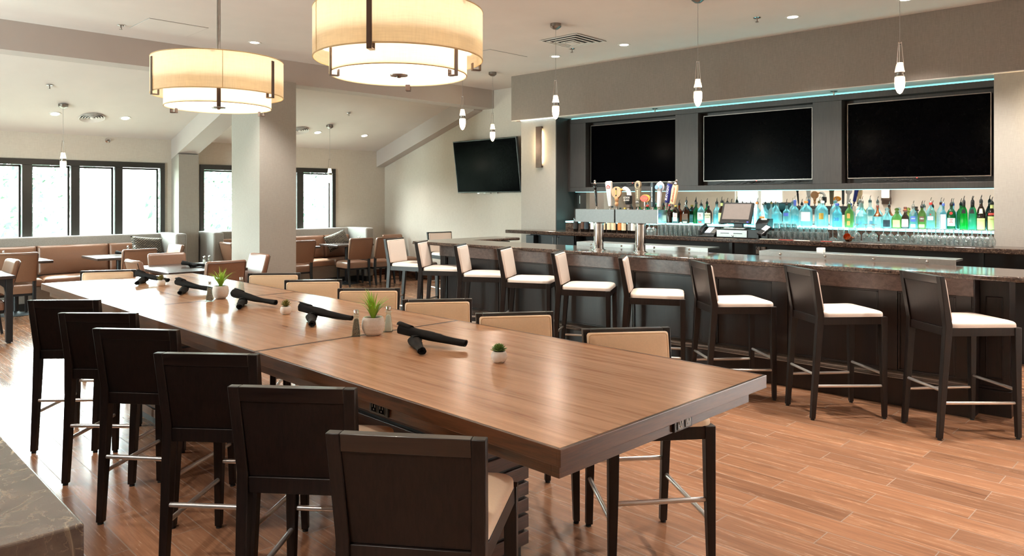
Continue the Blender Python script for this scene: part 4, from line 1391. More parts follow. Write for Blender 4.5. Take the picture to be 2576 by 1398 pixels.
bottle(4.60, 'std', .046, .285, M['aqua'], 'clear bottle glowing blue behind the tan-labelled square bourbon', [(M['aqua2'], .2, .45, .8)], 'black', True, b=8.95)
bottle(4.493, 'std', .044, .30, M['g_dark'], 'black bottle with a yellow neck and yellow slanted label left of the till', [(lye, .12, .5, 1)], 'black', True, neck=lye)
bottle(4.52, 'tall', .036, .27, M['cap_red'], 'red-necked bottle just behind the yellow-labelled black bottle', None, 'black', True, b=8.99)
for a, hh, m_, lb in ((4.361, .27, 'aqua', 'clear bottle directly behind the till screen\'s left corner'), (4.30, .26, 'aqua', 'clear bottle behind the till screen, second from its left corner'),
                      (4.209, .28, 'aqua', 'clear bottle behind the till screen\'s middle'), (4.10, .275, 'aqua2', 'pale blue bottle behind the till screen, right of middle'),
                      (4.02, .285, 'aqua', 'clear bottle with an orange neck at the till screen\'s right corner')):
    bottle(a, 'tall', .038, hh, M[m_], lb, None, 'orange' if 'orange' in lb else 'black', True)
bottle(3.936, 'bell', .058, .27, M['aqua'], 'cone-necked clear bottle with a tan label right of the till', [(lor, .2, .42, .5)], 'steel', True)
bottle(3.758, 'wide', .05, .285, M['aqua'], 'clear tall-shouldered bottle glowing cyan right of the till', [(M['aqua2'], .15, .5, .8)], 'steel', True, b=8.84)
bottle(3.63, 'tall', .044, .27, M['aqua'], 'clear bottle with a blue patch label behind the stacked glasses', [(lbl, .45, .6, .6)], 'black', True, b=8.86)
bottle(3.537, 'tall', .045, .31, M['aqua'], 'tallest clear bottle with a long blue neck label', [(M['aqua2'], .2, .42, .9)], 'blue', True, neck=lbl)
bottle(3.40, 'wide', .062, .30, M['aqua'], 'wide clear bottle with a white label and an orange cap', [(lw, .22, .58, .85)], 'orange', True)
bottle(3.21, 'wide', .066, .30, M['aqua'], 'wide clear bottle with a gold leaf emblem', [(lgd, .3, .55, .35)], 'white', True)
bottle(3.04, 'std', 0.054, .27, M['aqua2'], 'blue bottle with large dark blue numerals', None, 'blue', True, extras=[('38', .34, .055, BL, 1)])
bottle(2.905, 'squat', 0.05, .27, M['g_olive'], 'yellow-green bottle with red triangle labels', [(lor, .4, .6, .35), (lor, .1, .28, .35)], None, True, sq=True)
bottle(2.80, 'tall', .048, .31, M['aqua'], 'clear bottle with a white oval label and blue square below', [(lw, .42, .66, .8), (lbl, .08, .22, .5)], 'steel', True, b=8.92)
bottle(2.745, 'bell', 0.055, .30, M['aqua'], 'clear bottle with a silver cone neck', None, 'steel', True, b=8.82)
bottle(2.60, 'bell', 0.052, .25, M['aqua'], 'clear bottle with a copper-coloured cone neck', None, 'brown', True)
MB().lathe([(.051, .1325), (.0385, .145), (.0245, .166), (.0165, .19), (.0135, .215), (.0125, .245)], 18).build('cone', M['copper'], [o for o in bpy.data.objects if o.get('label') == 'clear bottle with a copper-coloured cone neck'][0])
for a, gm, lm, lb in ((2.50, 'aqua', ldk, 'round-stoppered clear tequila bottle with a dark label'), (2.40, 'g_olive', lye, 'round-stoppered yellow-green tequila bottle')):
    t = bottle(a, 'round', .058, .23, M[gm], lb, [(lm, .08, .42, .55)], None, False)
    MB().lathe([(.012, .178), (.022, .183), (.022, .187), (.013, .192), (.02, .2), (.0245, .212), (.02, .225), (0, .232)], 16).build('stopper', M['aqua'] if gm == 'aqua' else M['g_olive'], t)
bottle(2.315, 'round', 0.042, .235, M['g_dark'], 'round dark bottle with a pale oval label and an orange neck', [(lw, .1, .46, .75)], 'brown', False, neck=lor)
MB().lathe([(.019, .19), (.024, .194), (.024, .206), (.02, .21), (0, .211)], 16).build('stopper', M['cap_brown'], [o for o in bpy.data.objects if o.get('label', '').startswith('round dark bottle with a pale')][0])
bottle(2.235, 'squat', 0.043, .25, M['aqua'], 'clear tequila bottle with a blue numbered label', [(lbl, .33, .56, .6), (lw, .08, .22, .6)], 'steel', True, sq=.7, extras=[('1800', .46, .021, WH, 1)])
bottle(2.15, 'squat', 0.043, .25, M['g_olive'], 'gold tequila bottle with a brown numbered label', [(lbr, .33, .56, .6), (lye, .08, .22, .7)], 'black', True, sq=.7, extras=[('1800', .46, .021, WH, 1)])
bottle(2.065, 'wide', 0.042, .285, M['aqua'], 'clear square gin bottle with a red figure and red cap', [(M['redpaint'], .54, .6, .18), (lw, .36, .5, .7)], 'red', True, sq=True, extras=[('BEEFEATER', .43, .0105, RD, 1)])
bottle(1.945, 'tall', 0.034, .275, M['aqua2'], 'pale blue square gin bottle with a tall white label', [(lw, .03, .6, .8)], 'blue', True, sq=True, extras=[('BOMBAY', .54, .010, BK, 1), ('SAPPHIRE', .40, .0078, BK, 1)])
t = bottle(1.87, 'squat', 0.043, .275, M['g_green'], 'green gin bottle with a red seal and a white label', [(lw, .16, .46, .8)], 'black', True, marks=(M['redpaint'], (.28, .34, .40)))
MB().prism([(.015 * cos(q * pi / 8), .178 + .015 * sin(q * pi / 8)) for q in range(16)], -.044, -.038, 'xz').build('seal', M['redpaint'], t, False)
t = bottle(1.755, 'taper', 0.038, .30, M['g_lime'], 'vivid green melon liqueur bottle with a black cap', None, 'black', True, neck=M['blackink'])
MB().prism([(-.021, .178), (.021, .178), (.012, .222), (-.012, .222)], -.0365, -.031, 'xz').build('label', M['blackink'], t, False)
t = bottle(1.68, 'taper', 0.036, .30, M['g_mint'], 'pale mint liqueur bottle with a black cap', None, 'black', True, neck=M['blackink'])
MB().prism([(-.021, .178), (.021, .178), (.012, .222), (-.012, .222)], -.0365, -.031, 'xz').build('label', M['blackink'], t, False)
bottle(1.60, 'monk', 0.043, .31, M['g_dark'], 'tall brown waisted liqueur bottle with a pale yellow label', [(lye, .05, .42, .8), (lc, .58, .74, .35)], 'black', True, extras=[('FRANGELICO', .34, .0105, lbr, 1)])
bottle(1.505, 'std', 0.044, .29, M['g_dark'], 'dark coffee liqueur bottle with a yellow arched label and red band', [(lye, .06, .52, .75), (M['redpaint'], .56, .64, .7)], 'black', True, neck=lye, extras=[('KAHLUA', .42, .016, RD, 1)])

# wine bottles standing on the counter behind the far tower
wl = ['black-labelled wine bottle at the far left of the back counter', 'red-brown-labelled wine bottle second from the far left of the back counter', 'dark wine bottle third from the far left of the back counter',
      'cream-labelled wine bottle just left of the far tower post', 'cream-labelled wine bottle just right of the far tower post', 'broad cream-labelled wine bottle, second right of the far tower post', 'cream-labelled wine bottle, third right of the far tower post',
      'orange-labelled wine bottle below the joint of the two towers', 'tall cream-labelled wine bottle below the goose tap', 'grey-labelled wine bottle left of the near tower post', 'wide white-labelled wine bottle left of the near tower post', 'white-labelled wine bottle touching the near tower post']
wm = [BK, lbr, ldk, lw, lc, lc, lc, lor, lc, M['cord'], lw, lw]
for i, a in enumerate((6.658, 6.548, 6.461, 6.37, 6.16, 6.08, 5.985, 5.895, 5.81, 5.73, 5.655, 5.57)):
    bottle(a, 'tall', .037, .31, M['g_wine'], wl[i], [(wm[i], .12, .44, 1.05)], None, False, b=8.58 + .03 * (i % 2), z=ZB, group='wine bottles behind the beer towers')

# ------------------------------------------------------------------ glassware on the back counter
def glass_proto(name, prof, label, group):
    t = MB().lathe(prof, 18, cap=False).build(name, M['barglass'], ang=60)
    return tag(t, label, 'glass', group)
def spread(proto, pts, label, group):
    for i, (a, b, z) in enumerate(pts):
        o = proto if i == 0 else proto.copy()
        if i: COL.objects.link(o)
        o.location = BW(a, b, z); o.rotation_euler = (0, 0, BR)
        o['label'] = label; o['group'] = group
hi = [(0, .004), (.024, .004), (.026, 0), (.0265, .006), (.031, .14), (.0295, .14), (.025, .012), (0, .012)]
tum = [(0, .004), (.025, .004), (.0275, 0), (.0285, .008), (.032, .088), (.0305, .088), (.027, .014), (0, .014)]
inv = [(.031, 0), (.036, .022), (.0385, .042), (.036, .064), (.024, .086), (.008, .098), (.0045, .104), (.0045, .142), (.010, .152), (.033, .158), (.034, .160), (0, .162)]
invt = [(.030, 0), (.0365, .024), (.039, .048), (.036, .072), (.02, .094), (.0055, .104), (.004, .112), (.004, .175), (.01, .186), (.034, .192), (.035, .194), (0, .196)]
spread(glass_proto('highball_glass', hi, '', ''), [(5.14 - .068 * k, 8.42 + .075 * r, ZB) for r in range(2) for k in range(9)], 'clear upturned highball glass in the block left of the phone', 'highball glasses left of the phone')
spread(glass_proto('wine_glass', inv, '', ''), [(5.40, 8.42, ZB), (5.325, 8.45, ZB), (5.24, 8.43, ZB), (5.36, 8.52, ZB)], 'upturned wine glass just right of the near tower post', 'upturned wine glasses by the near tower post')
spread(glass_proto('tumbler', tum, '', ''), [(3.70 - .0655 * k, 8.41 + .07 * r, ZB + .006) for r in range(3) for k in range(11)], 'clear tumbler in the crowded rows right of the till', 'tumblers right of the till')
spread(glass_proto('highball_glass', hi, '', ''), [(3.58 - .07 * k, 8.64 + .0 * k, ZB) for k in range(8)], 'clear highball glass standing behind the rows of tumblers', 'highball glasses behind the tumblers')
spread(glass_proto('tumbler', tum, '', ''), [(3.61 - .07 * k, 8.52, ZB + .095) for k in range(4)], 'clear tumbler stacked on top of the crowded rows', 'tumblers stacked on other tumblers')
spread(glass_proto('coupe_glass', [(.052, 0), (.05, .012), (.03, .03), (.008, .042), (.005, .05), (.005, .12), (.01, .128), (.034, .134), (.035, .136), (0, .138)], '', ''), [(2.94, 8.45, ZB + .006)], 'upturned coupe glass at the right end of the tumblers', 'glasses beside the copper mug')
spread(glass_proto('pint_glass', [(.042, 0), (.043, .004), (.032, .14), (.03, .145), (0, .145)], '', ''), [(2.855, 8.46, ZB + .006)], 'upturned slim pint glass left of the copper mug', 'glasses beside the copper mug')
spread(glass_proto('pint_glass', [(.048, 0), (.049, .004), (.038, .145), (.036, .15), (0, .15)], '', ''), [(2.755, 8.52, ZB + .006)], 'upturned wide pint glass behind the copper mug', 'glasses beside the copper mug')
t = thing('copper_mug', 'small copper mug lying among the upturned glasses', 'mug', BW(2.765, 8.41, ZB + .046), BR)
mg = MB(); mg.lathe([(.0, -.038), (.036, -.038), (.041, -.02), (.042, .01), (.039, .038), (.037, .038), (.038, .01), (.035, -.03), (0, -.032)], 22)
bmesh.ops.transform(mg.bm, matrix=Matrix.Rotation(R(62), 4, 'X'), verts=mg.bm.verts)
mg.build('cup', M['copper'], t)
MB().tube([(.04, -.01, .012), (.062, -.01, .006), (.064, .012, -.004), (.041, .016, -.008)], .004, 8).build('handle', M['copper'], t)
spread(glass_proto('wine_glass', invt, '', ''), [(2.68, 8.44, ZB + .006), (2.60, 8.47, ZB + .006), (2.51, 8.45, ZB + .006), (2.56, 8.56, ZB + .006)], 'tall upturned wine glass right of the copper mug', 'tall wine glasses right of the copper mug')
spread(glass_proto('wine_glass', inv, '', ''), [(2.41 - .072 * k, 8.43, ZB + .006) for k in range(4)], 'upturned wine glass in the single file on the dark mat', 'wine glasses in single file')
spread(glass_proto('wine_glass', inv, '', ''), [(2.11 - .081 * k - .02 * (r % 2), 8.41 + .082 * r, ZB + .006) for r in range(3) for k in range(9)], 'upturned wine glass in the close block at the near end of the mat', 'wine glasses in the close block')
tag(MB().bx(-2.74, -1.46, 8.33, 8.70, ZB, ZB + .006).build('bar_mat', M['drip'], smooth=False, rz=BR), 'dark rubber mat under the upturned wine glasses', 'mat')
t = thing('bar_runner', 'long bar mat with red and white stripes under the tumblers', 'mat', (0, 0, 0), BR)
MB().bx(-3.76, -2.76, 8.30, 8.70, ZB, ZB + .006).build('rubber', M['drip'], t, False)
for i, (x0, x1) in enumerate(((-3.72, -3.5), (-3.49, -3.33), (-3.32, -3.14), (-3.02, -2.9), (-2.89, -2.78))):
    MB().bx(x0, x1, 8.297, 8.318, ZB + .001, ZB + .0075).build('stripe', M['redpaint'] if i in (1, 3) else M['whiteink'], t, False)

# ------------------------------------------------------------------ till, printer, card reader, phone
t = thing('cash_drawer', 'black cash drawer with a silver front below the till screen', 'cash drawer', (0, 0, 0), BR)
MB().bx(-4.298, -3.76, 8.36, 8.73, ZB + .004, ZB + .105).build('box', M['black_pl'], t, False, .004)
fr = MB().bx(-4.292, -3.90, 8.345, 8.36, ZB + .01, ZB + .096).build('drawer', M['steel'], t, False, .002)
for x0 in (-4.24, -4.07):
    MB().bx(x0, x0 + .11, 8.342, 8.346, ZB + .052, ZB + .06).build('slot', M['black_pl'], fr, False)
MB().lathe([(.012, 0), (.012, .004), (0, .005)], 12).build('lock', M['chrome'], fr, loc=(-4.08, 8.343, ZB + .028)).rotation_euler = (R(90), 0, 0)
t = thing('till_screen', 'tilted till touchscreen with a grey display on the back counter', 'till', BW(4.09, 8.50, ZB + .105), BR)
MB().loft([[(-.13, -.10, 0), (.13, -.10, 0), (.14, .08, 0), (-.14, .08, 0)], [(-.15, -.10, .018), (.15, -.10, .018), (.14, .08, .03), (-.14, .08, .03)]]).build('foot', M['steel'], t, bevel=.006)
MB().bx(-.06, .06, .01, .05, .02, .2).build('stand', M['black_pl'], t, False, .006)
sc = MB()
sc.box((0, 0, 0), (.405, .035, .275))
th = Matrix.Translation((0, -.02, .195)) @ Matrix.Rotation(R(-24), 4, 'X')
bmesh.ops.transform(sc.bm, matrix=th, verts=sc.bm.verts)
hs = sc.build('housing', M['black_pl'], t, False, .008)
d = MB(); d.box((0, -.0185, .012), (.345, .002, .205)); bmesh.ops.transform(d.bm, matrix=th, verts=d.bm.verts)
d.build('screen', plain('grey_display', '#847b76', .25, var=.04), hs, False)
d = MB(); d.box((.165, -.0185, -.122), (.02, .002, .008)); bmesh.ops.transform(d.bm, matrix=th, verts=d.bm.verts)
d.build('power_light', M['blue_led'], hs, False)
d = MB(); d.box((-.03, -.0185, -.117), (.04, .002, .008)).box((.03, -.0185, -.117), (.05, .002, .006)); bmesh.ops.transform(d.bm, matrix=th, verts=d.bm.verts)
d.build('maker_mark', M['nickel'], hs, False)
t = thing('receipt_printer', 'black receipt printer behind the card reader', 'printer', BW(3.80, 8.60, ZB + .105), BR)
MB().prism([(-.08, 0), (.09, 0), (.09, .13), (.0, .13), (-.08, .075)], -.075, .075, 'yz').build('body', M['black_pl'], t, False, .006)
MB().bx(-.05, .05, -.03, -.02, .115, .135).build('paper_slot', M['nickel'], t, False)
t = thing('card_reader', 'handheld card reader with a lit screen at the right of the till', 'card reader', BW(3.70, 8.38, ZB + .10), BR)
rd = Matrix.Rotation(R(38), 4, 'X') @ Matrix.Rotation(R(-25), 4, 'Z')
q = MB(); q.box((0, 0, 0), (.08, .17, .035)); bmesh.ops.transform(q.bm, matrix=rd, verts=q.bm.verts)
q.build('body', M['black_pl'], t, False, .008)
q = MB(); q.box((0, .03, .0185), (.062, .08, .002)); bmesh.ops.transform(q.bm, matrix=rd, verts=q.bm.verts)
q.build('screen', M['scr_white'], t, False)
MB().bx(-.03, .05, -.02, .05, -.094, -.04).build('cradle', M['black_pl'], t, False, .006)
t = thing('desk_phone', 'black desk phone with a lit display left of the till', 'phone', BW(4.44, 8.45, ZB + .004), BR)
MB().prism([(-.1, 0), (.09, 0), (.09, .12), (-.1, .02)], -.11, .11, 'yz').build('base', M['black_pl'], t, False, .005)
rp = Matrix.Translation((0, 0, .07)) @ Matrix.Rotation(R(27), 4, 'X')
q = MB(); q.box((-.005, .01, .006), (.075, .13, .004)); bmesh.ops.transform(q.bm, matrix=rp, verts=q.bm.verts)
q.build('display', M['scr_white'], t, False)
q = MB()
for i in range(4):
    for j in range(5):
        q.box((.05 + .014 * i, -.06 + .024 * j, .007), (.009, .014, .005))
bmesh.ops.transform(q.bm, matrix=rp, verts=q.bm.verts)
q.build('keys', M['cord'], t, False)
hsd = MB(); hsd.tube([(-.085, -.10, .0), (-.085, -.085, .035), (-.085, .0, .05), (-.085, .075, .035), (-.085, .09, .0)], [.02, .024, .018, .024, .02], 12)
bmesh.ops.transform(hsd.bm, matrix=rp, verts=hsd.bm.verts)
hsd.build('handset', M['black_pl'], t)
MB().lathe([(.12, 0), (.122, .003), (.118, .005), (0, .005)], 28).build('serving_tray', M['black_pl'])
o = bpy.data.objects['serving_tray']; o.location = BW(4.62, 8.40, ZB); tag(o, 'flat black tray on the back counter left of the phone', 'tray')
o = MB().lathe([(.035, 0), (.04, .002), (.042, .08), (.040, .08), (.037, .004), (0, .004)], 20).build('tip_tumbler', M['steel']); o.location = BW(4.60, 8.46, ZB + .006)
tag(o, 'steel cup standing on the flat black tray', 'cup')

# ------------------------------------------------------------------ dining area
def make_chair(label):
    t = thing('dining_chair', label, 'chair')
    MB().pad(-.235, .235, -.22, .25, .335, .475, n=8, taper=.03, rad=.18).build('seat', M['brown_l'], t, ang=60)
    MB().bx(-.21, .21, -.2, .22, .30, .34).build('seat_frame', M['iron'], t, False, .004)
    yb = lambda z: -.235 - .10 * (z - .5) / .4
    b = MB()
    rings = []
    for z, w, d in ((.50, .215, .03), (.51, .225, .036), (.7, .235, .038), (.86, .238, .034), (.885, .232, .03), (.895, .215, .018)):
        y = yb(z)
        rr = []
        for i in range(20):
            a = 2 * pi * i / 20
            cx, sy_ = cos(a), sin(a)
            x = w * (abs(cx) ** .28) * (1 if cx >= 0 else -1)
            yy = d * (abs(sy_) ** .4) * (1 if sy_ >= 0 else -1)
            bow = -.03 * (1 - (x / .24) ** 2)
            rr.append((x, y + yy + bow, z))
        rings.append(rr)
    b.loft(rings)
    bk = b.build('backrest', M['brown_l'], t, ang=50)
    pts = []
    for i in range(13):
        x = -.225 + .45 * i / 12
        pts.append((x, yb(.872) - .034 - .03 * (1 - (x / .24) ** 2), .872))
    MB().tube([(-.226, yb(.52) - .034, .52)] + pts + [(.226, yb(.52) - .034, .52)], .0035, 5).build('piping', M['stitch'], bk)
    for s in (-1, 1):
        MB().loft([[(s * .205 + dx * w, y + dy * w, z) for dx, dy in ((1, 1), (-1, 1), (-1, -1), (1, -1))] for z, y, w in ((0, -.275, .013), (.3, -.225, .02), (.53, -.235, .02))]).build('leg', M['iron'], t, bevel=.002)
        MB().loft([[(s * .2 + dx * w, y + dy * w, z) for dx, dy in ((1, 1), (-1, 1), (-1, -1), (1, -1))] for z, y, w in ((0, .215, .013), (.32, .205, .021))]).build('leg', M['iron'], t, bevel=.002)
    return t
ch0 = make_chair('')
chairs = [((2.24, 11.50), 90, 'brown leather chair with its back to the viewer at the leftmost window table'),
          ((1.97, 10.30), 182, 'brown leather chair seen edge-on at the dark-legged table by the left edge'),
          ((3.66, 11.20), 90, 'brown leather chair with its back to the viewer at the bright window table'),
          ((2.90, 9.20), 0, 'brown leather chair seen from the side at the left of the dark square table'),
          ((3.62, 10.12), 268, 'brown leather chair beyond the dark square table, its front showing'),
          ((4.45, 11.93), 183, 'brown leather chair shining in window light at the right of the bright window table'),
          ((3.66, 8.33), 90, 'brown leather chair with its back to the viewer at the dark square table'),
          ((4.47, 9.13), 181, 'brown leather chair before the square column, facing the dark square table'),
          ((6.42, 11.52), 90, 'brown leather chair half hidden by the column\'s right side'),
          ((7.58, 11.50), 84, 'brown leather chair with its back to the viewer in front of the patterned pillow'),
          ((8.10, 11.42), 88, 'brown leather chair behind the farthest row of bar stools'),
          ((5.20, 11.92), 0, 'brown leather chair showing just left of the square column'),
          ((8.80, 12.30), 270, 'brown leather chair past the end of the window seat by the television wall')]
for i, (p, ph, lb) in enumerate(chairs):
    # p is the rear top edge of the backrest
    f = Vector((cos(R(ph)), sin(R(ph))))
    q = Vector(p) + f * .36
    if i == 0:
        ch0.location = (q.x, q.y, 0); ch0.rotation_euler = (0, 0, R(ph - 90)); ch0['label'] = lb; ch0['group'] = 'brown leather dining chairs'
    else:
        dup(ch0, (q.x, q.y, 0), R(ph - 90), lb, 'brown leather dining chairs')

def cafe(x0, x1, y0, y1, label, legs=False, z=.755):
    t = thing('cafe_table', label, 'table', ((x0 + x1) / 2, (y0 + y1) / 2, 0), 0, 'dark dining tables')
    w, d = (x1 - x0) / 2, (y1 - y0) / 2
    MB().bx(-w, w, -d, d, z - .035, z).build('table_top', M['tabledark'], t, False, .004)
    if legs:
        for sx in (-1, 1):
            for sy in (-1, 1):
                l = MB().bx(sx * w - sx * .02, sx * w - sx * .085, sy * d - sy * .02, sy * d - sy * .085, .015, z - .035)
                l.prism([(sx * (w - .085), z - .035), (sx * (w - .085), z - .2), (sx * (w - .1), z - .13), (sx * (w - .15), z - .085), (sx * (w - .24), z - .075), (sx * (w - .24), z - .035)], sy * d - sy * .03, sy * d - sy * .075, 'xz')
                lg = l.build('leg', M['iron'], t, False, .003)
                MB().lathe([(.018, 0), (.022, .006), (.012, .016)], 10, (sx * (w - .052), sy * (d - .052), 0)).build('foot', M['rubber'], lg)
    else:
        MB().lathe([(.24, 0), (.24, .008), (.20, .018), (.06, .035), (.045, .05)], 28).build('base', M['iron'], t)
        MB().lathe([(.037, .04), (.037, z - .06)], 16).build('post', M['iron'], t)
        MB().bx(-.18, .18, -.03, .03, z - .06, z - .035).bx(-.03, .03, -.18, .18, z - .06, z - .035).build('spider', M['iron'], t, False)
    return t
cafe(1.95, 2.70, 11.75, 12.50, 'dark window table at the left edge, behind a chair back')
cafe(3.22, 4.02, 11.63, 12.42, 'window table glaring white with daylight')
cafe(3.17, 4.12, 8.78, 9.98, 'dark rectangular table before the column, just past the long table')
cafe(7.28, 8.08, 11.86, 12.50, 'dark table in front of the window seat right of the column')
cafe(6.20, 6.95, 11.88, 12.50, 'dark table mostly hidden by the column and a chair back')
cafe(1.05, 1.86, 9.70, 10.80, 'dark table on square legs at the left edge of view', True)

def banquette(x0, x1, seams, wing_l, wing_r, label):
    t = thing('banquette', label, 'sofa', (0, 0, 0))
    MB().bx(x0, x1, YW - .20, YW - .065, .10, 1.04).build('back_frame', M['greyfab'], t, bevel=.025, seg=3)
    MB().bx(x0, x1, YW - .62, YW - .20, .10, .345).build('base', M['greyfab_d'], t, bevel=.01)
    for z in (.18, .26):
        pass
    MB().bx(x0, x1, YW - .58, YW - .2, 0, .10).build('plinth', M['black_paint'], t, False)
    e = [x0 + (.18 if wing_l else 0)] + seams + [x1 - (.18 if wing_r else 0)]
    for a, b in zip(e, e[1:]):
        MB().pad(a + .002, b - .002, YW - .66, YW - .2, .345, .475, n=7, rad=.08).build('seat_cushion', M['brown_l'], t, ang=60)
        p = MB().pad(-(b - a) / 2 + .002, (b - a) / 2 - .002, -.22, .22, 0, .12, n=7, rad=.1)
        bmesh.ops.transform(p.bm, matrix=Matrix.Translation(((a + b) / 2, YW - .195, .685)) @ Matrix.Rotation(R(90 - 4), 4, 'X'), verts=p.bm.verts)
        p.build('back_cushion', M['brown_l'], t, ang=60)
    for on, xa, xb in ((wing_l, x0 - .0, x0 + .18), (wing_r, x1 - .18, x1)):
        if on:
            MB().bx(xa, xb, YW - .86, YW - .065, .10, 1.05).build('wing', M['greyfab'], t, bevel=.03, seg=3)
            MB().bx(xa + .02, xb - .02, YW - .84, YW - .1, 0, .1).build('plinth', M['black_paint'], t, False)
    return t
banquette(.9, 4.69, [1.75, 2.72, 3.70], False, True, 'brown and grey window seat under the long window')
banquette(5.12, 8.30, [5.95, 6.82, 7.55], True, True, 'brown and grey window seat right of the column')
def pillow(loc, rx, ry, rz, label):
    t = thing('pillow', label, 'pillow', loc, 0, 'patterned pillows on the window seats')
    m = MB()
    n = 12
    for s in (-1, 1):
        def fn(u, v):
            x, z = (u - .5) * 2, (v - .5) * 2
            k = max(0, (1 - x ** 4) * (1 - z ** 4)) ** .5
            pin = 1 - .08 * (1 - abs(x * z))
            return Vector((x * .25 * (1 - .07 * (1 - z * z)), s * .075 * k, z * .16 * (1 - .07 * (1 - x * x))))
        m.sheet(fn, n, n)
    bmesh.ops.remove_doubles(m.bm, verts=m.bm.verts, dist=.0005)
    o = m.build('cushion', M['pillow'], t, ang=80)
    o.rotation_euler = (R(rx), R(ry), R(rz))
    return t
pillow((4.22, 12.62, .845), -22, 6, 4, 'patterned pillow on the long window seat beside its grey wing')
pillow((7.74, 12.62, .80), -20, -18, 0, 'patterned pillow on the window seat behind the right-hand table')
def tshaker(x, y, label, fill, rz=0):
    return shaker((x, y, .755), label, fill, rz, 1.0)
tshaker(3.80, 12.20, 'salt shaker on the bright window table', M['salt'])
tshaker(3.90, 12.20, 'pepper shaker on the bright window table', M['pepper'])
tshaker(3.79, 9.30, 'salt shaker on the dark rectangular table', M['salt'])
tshaker(3.88, 9.36, 'pepper shaker on the dark rectangular table', M['pepper'])
tshaker(2.10, 12.25, 'pepper shaker on the leftmost window table', M['pepper'])
tshaker(2.20, 12.22, 'salt shaker on the leftmost window table', M['salt'])
tshaker(7.95, 12.20, 'salt shaker on the table in front of the right-hand pillow', M['salt'])
tshaker(8.02, 12.26, 'pepper shaker on the table in front of the right-hand pillow', M['pepper'])
napkin_roll((3.60, 9.50, .80), (3.80, 9.20, .775), .021, 'black napkin roll crossing another on the dark rectangular table', 'napkin rolls on the dining tables', 2)
napkin_roll((3.62, 9.28, .775), (3.86, 9.42, .775), .02, 'lower black napkin roll on the dark rectangular table', 'napkin rolls on the dining tables', 6)
napkin_roll((3.62, 12.15, .80), (3.76, 11.95, .776), .021, 'black napkin roll crossing another on the bright window table', 'napkin rolls on the dining tables', 3)
napkin_roll((3.70, 11.90, .776), (3.86, 12.1, .776), .02, 'lower black napkin roll on the bright window table', 'napkin rolls on the dining tables', 8)
napkin_roll((7.80, 12.05, .776), (8.0, 11.95, .776), .02, 'black napkin roll on the table in front of the right-hand pillow', 'napkin rolls on the dining tables', 4)
napkin_roll((1.98, 12.2, .776), (2.14, 12.05, .776), .02, 'black napkin roll on the leftmost window table', 'napkin rolls on the dining tables', 5)

# ------------------------------------------------------------------ televison on the wall, tilted forward
t = thing('television', 'black wall television tilted forward beside the glass pendants', 'television', (XR - .10, 9.74, 2.21), 0)
tv = Matrix.Rotation(R(-7.5), 4, 'Y')
def tvbox(c, d, nm, mt, par, bev=0):
    q = MB(); q.box(c, d); bmesh.ops.transform(q.bm, matrix=tv, verts=q.bm.verts)
    return q.build(nm, mt, par, False, bev)
hs = tvbox((0, 0, 0), (.05, 1.68, .97), 'housing', M['black_pl'], t, .006)
tvbox((-.026, 0, 0), (.004, 1.64, .93), 'screen', M['screen'], t)
tvbox((-.02, 0, -.49), (.03, .5, .012), 'speaker_bar', M['nickel'], t)
for y in (.25, .08, -.08):
    tvbox((-.03, y, -.492), (.012, .05, .014), 'logo_foot', M['chrome'], hs)
MB().bx(.02, .095, -.2, .2, -.2, .2).build('wall_bracket', M['black_pl'], t, False)
t = thing('wall_outlet', 'small white outlet low on the television wall beside the bar return', 'outlet', (XR - .004, 8.2, .98))
MB().box((0, 0, 0), (.008, .075, .115)).build('plate', M['white_pl'], t, False, .002)
MB().bx(-.007, -.003, -.012, .012, .01, .04).bx(-.007, -.003, -.012, .012, -.04, -.01).build('socket', M['cord'], t, False)

